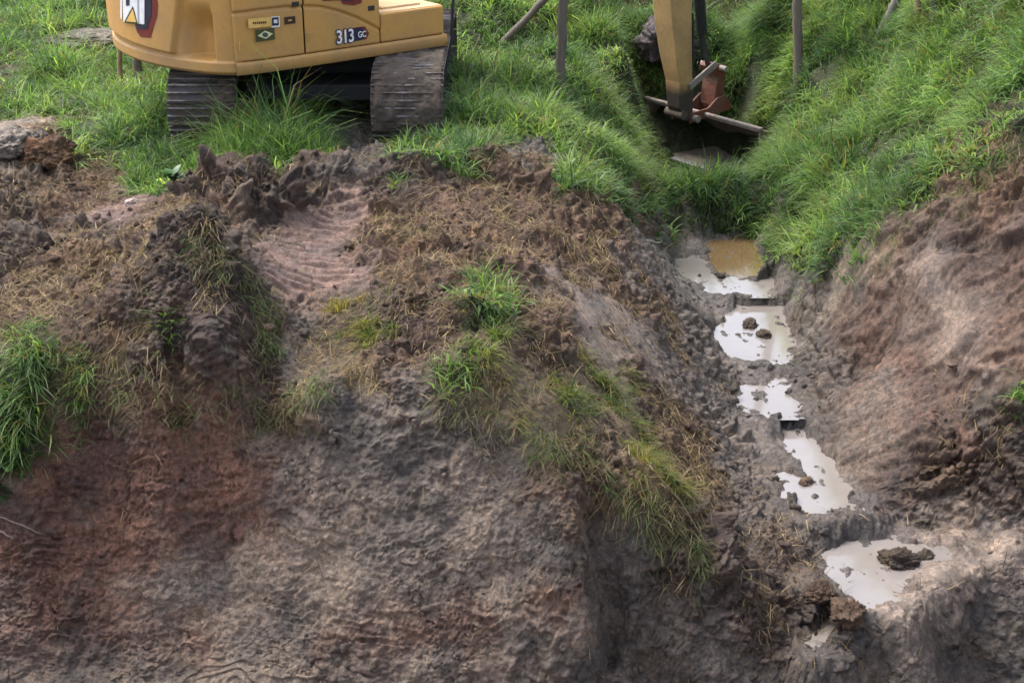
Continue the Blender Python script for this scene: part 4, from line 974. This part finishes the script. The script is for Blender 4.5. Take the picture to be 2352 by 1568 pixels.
stick([(1490, 1075), (1560, 1160), (1640, 1290)], .005, (.22, .16, .10), 'long thin root trailing down the corner of the cut', lift=.03)
stick([(1640, 1300), (1655, 1280)], .006, (.4, .35, .28), 'tiny pale twig at the corner of the cut', lift=.02)
stick([(1480, 552), (1530, 562)], .008, (.45, .40, .36), 'pale stick at the left shore above the top puddle', lift=.01)

# fringe of torn roots and dead stems hanging over the rim of the face
def fringe():
    B, H_, Wd, Ln, Bd, Tt = [], [], [], [], [], []
    LN = [((180, 880), (330, 905), (480, 925), (640, 935), (760, 880)), ((1000, 900), (1120, 960), (1260, 1010), (1400, 1120), (1520, 1210), (1620, 1290)), ((430, 560), (560, 620), (640, 720), (600, 820)), ((1960, 640), (2100, 520), (2250, 400), (2340, 330))]
    for li, ln in enumerate(LN):
        for a, b in zip(ln[:-1], ln[1:]):
            for q in range(16):
                t = (q+random.random())/16; u = a[0]+(b[0]-a[0])*t; v = a[1]+(b[1]-a[1])*t+random.gauss(0, 22)
                p = atz(u, v); n = random.randint(10, 34); o = rng.normal(size=(n, 2))*.035
                x = p[0]+o[:, 0]; y = p[1]+o[:, 1]; B.append(np.stack([x, y, zat(x, y)], 1))
                H_.append(rng.uniform(.05, .20, n)); Wd.append(rng.uniform(.003, .006, n)); d = np.array([random.gauss(0, .5), -.8, -.7])
                Ln.append(d[None]+rng.normal(size=(n, 3))*.45); Bd.append(rng.uniform(.3, 1.1, n))
                pal = [(.05, .045, .03), (.14, .11, .06), (.26, .20, .11), (.10, .13, .04)] if random.random() < .7 else [(.04, .08, .025), (.09, .15, .04), (.14, .18, .05)]
                Tt.append(tint_mix(n, x*4, y*4, pal))
    c = np.concatenate
    tag(blades('hanging_roots', c(B), c(H_), c(Wd), c(Ln), c(Bd), c(Tt), M_straw), 'brown roots and dead stems hanging along the rims of the cut', 'roots', kind='stuff')
fringe()

def clump_front():
    n = 2600; x = rng.uniform(-2.75, -1.55, n); y = 12.25+rng.uniform(-.25, .45, n); hh = .17+.26*np.exp(-((x+2.15)/.5)**4)
    base = np.stack([x, y, zat(x, y)-.02], 1); lean = np.c_[rng.normal(size=(n, 2))*.3, np.zeros(n)]
    k = fbm(x*5, y*5, 0*x, 2, .5, 8.); h = hh*rng.uniform(.55, 1.2, n)*(1+.5*k)
    o = blades('grass_clump', base, h, rng.uniform(.007, .014, n), lean, rng.uniform(.1, .7, n), (tint_mix(n, x*2, y*2, GREEN[:4])*.95), M_grass, rnd=.8)
    o.data.transform(Matrix.Translation((2.15, -12.3, 0))); o.location = (-2.15, 12.3, 0)
    tag(o, 'tall green grass clump growing in front of the gap between the two tracks', 'grass clump')
clump_front()
def clump_foot():
    n = 1500; x = rng.uniform(-3.45, -2.55, n); y = 12.35+rng.uniform(-.2, .38, n); base = np.stack([x, y, zat(x, y)-.02], 1)
    k = fbm(x*5, y*5, 0*x, 2, .5, 28.); h = .20*rng.uniform(.55, 1.2, n)*(1+.6*k)
    o = blades('grass_clump', base, h, rng.uniform(.008, .016, n), np.c_[rng.normal(size=(n, 2))*.4, np.zeros(n)], rng.uniform(.1, .8, n), tint_mix(n, x*2, y*2, GREEN), M_grass, rnd=.8)
    o.data.transform(Matrix.Translation((3.0, -12.4, 0))); o.location = (-3.0, 12.4, 0)
    tag(o, 'lower bright green grass clump covering the foot of the left track', 'grass clump')
clump_foot()
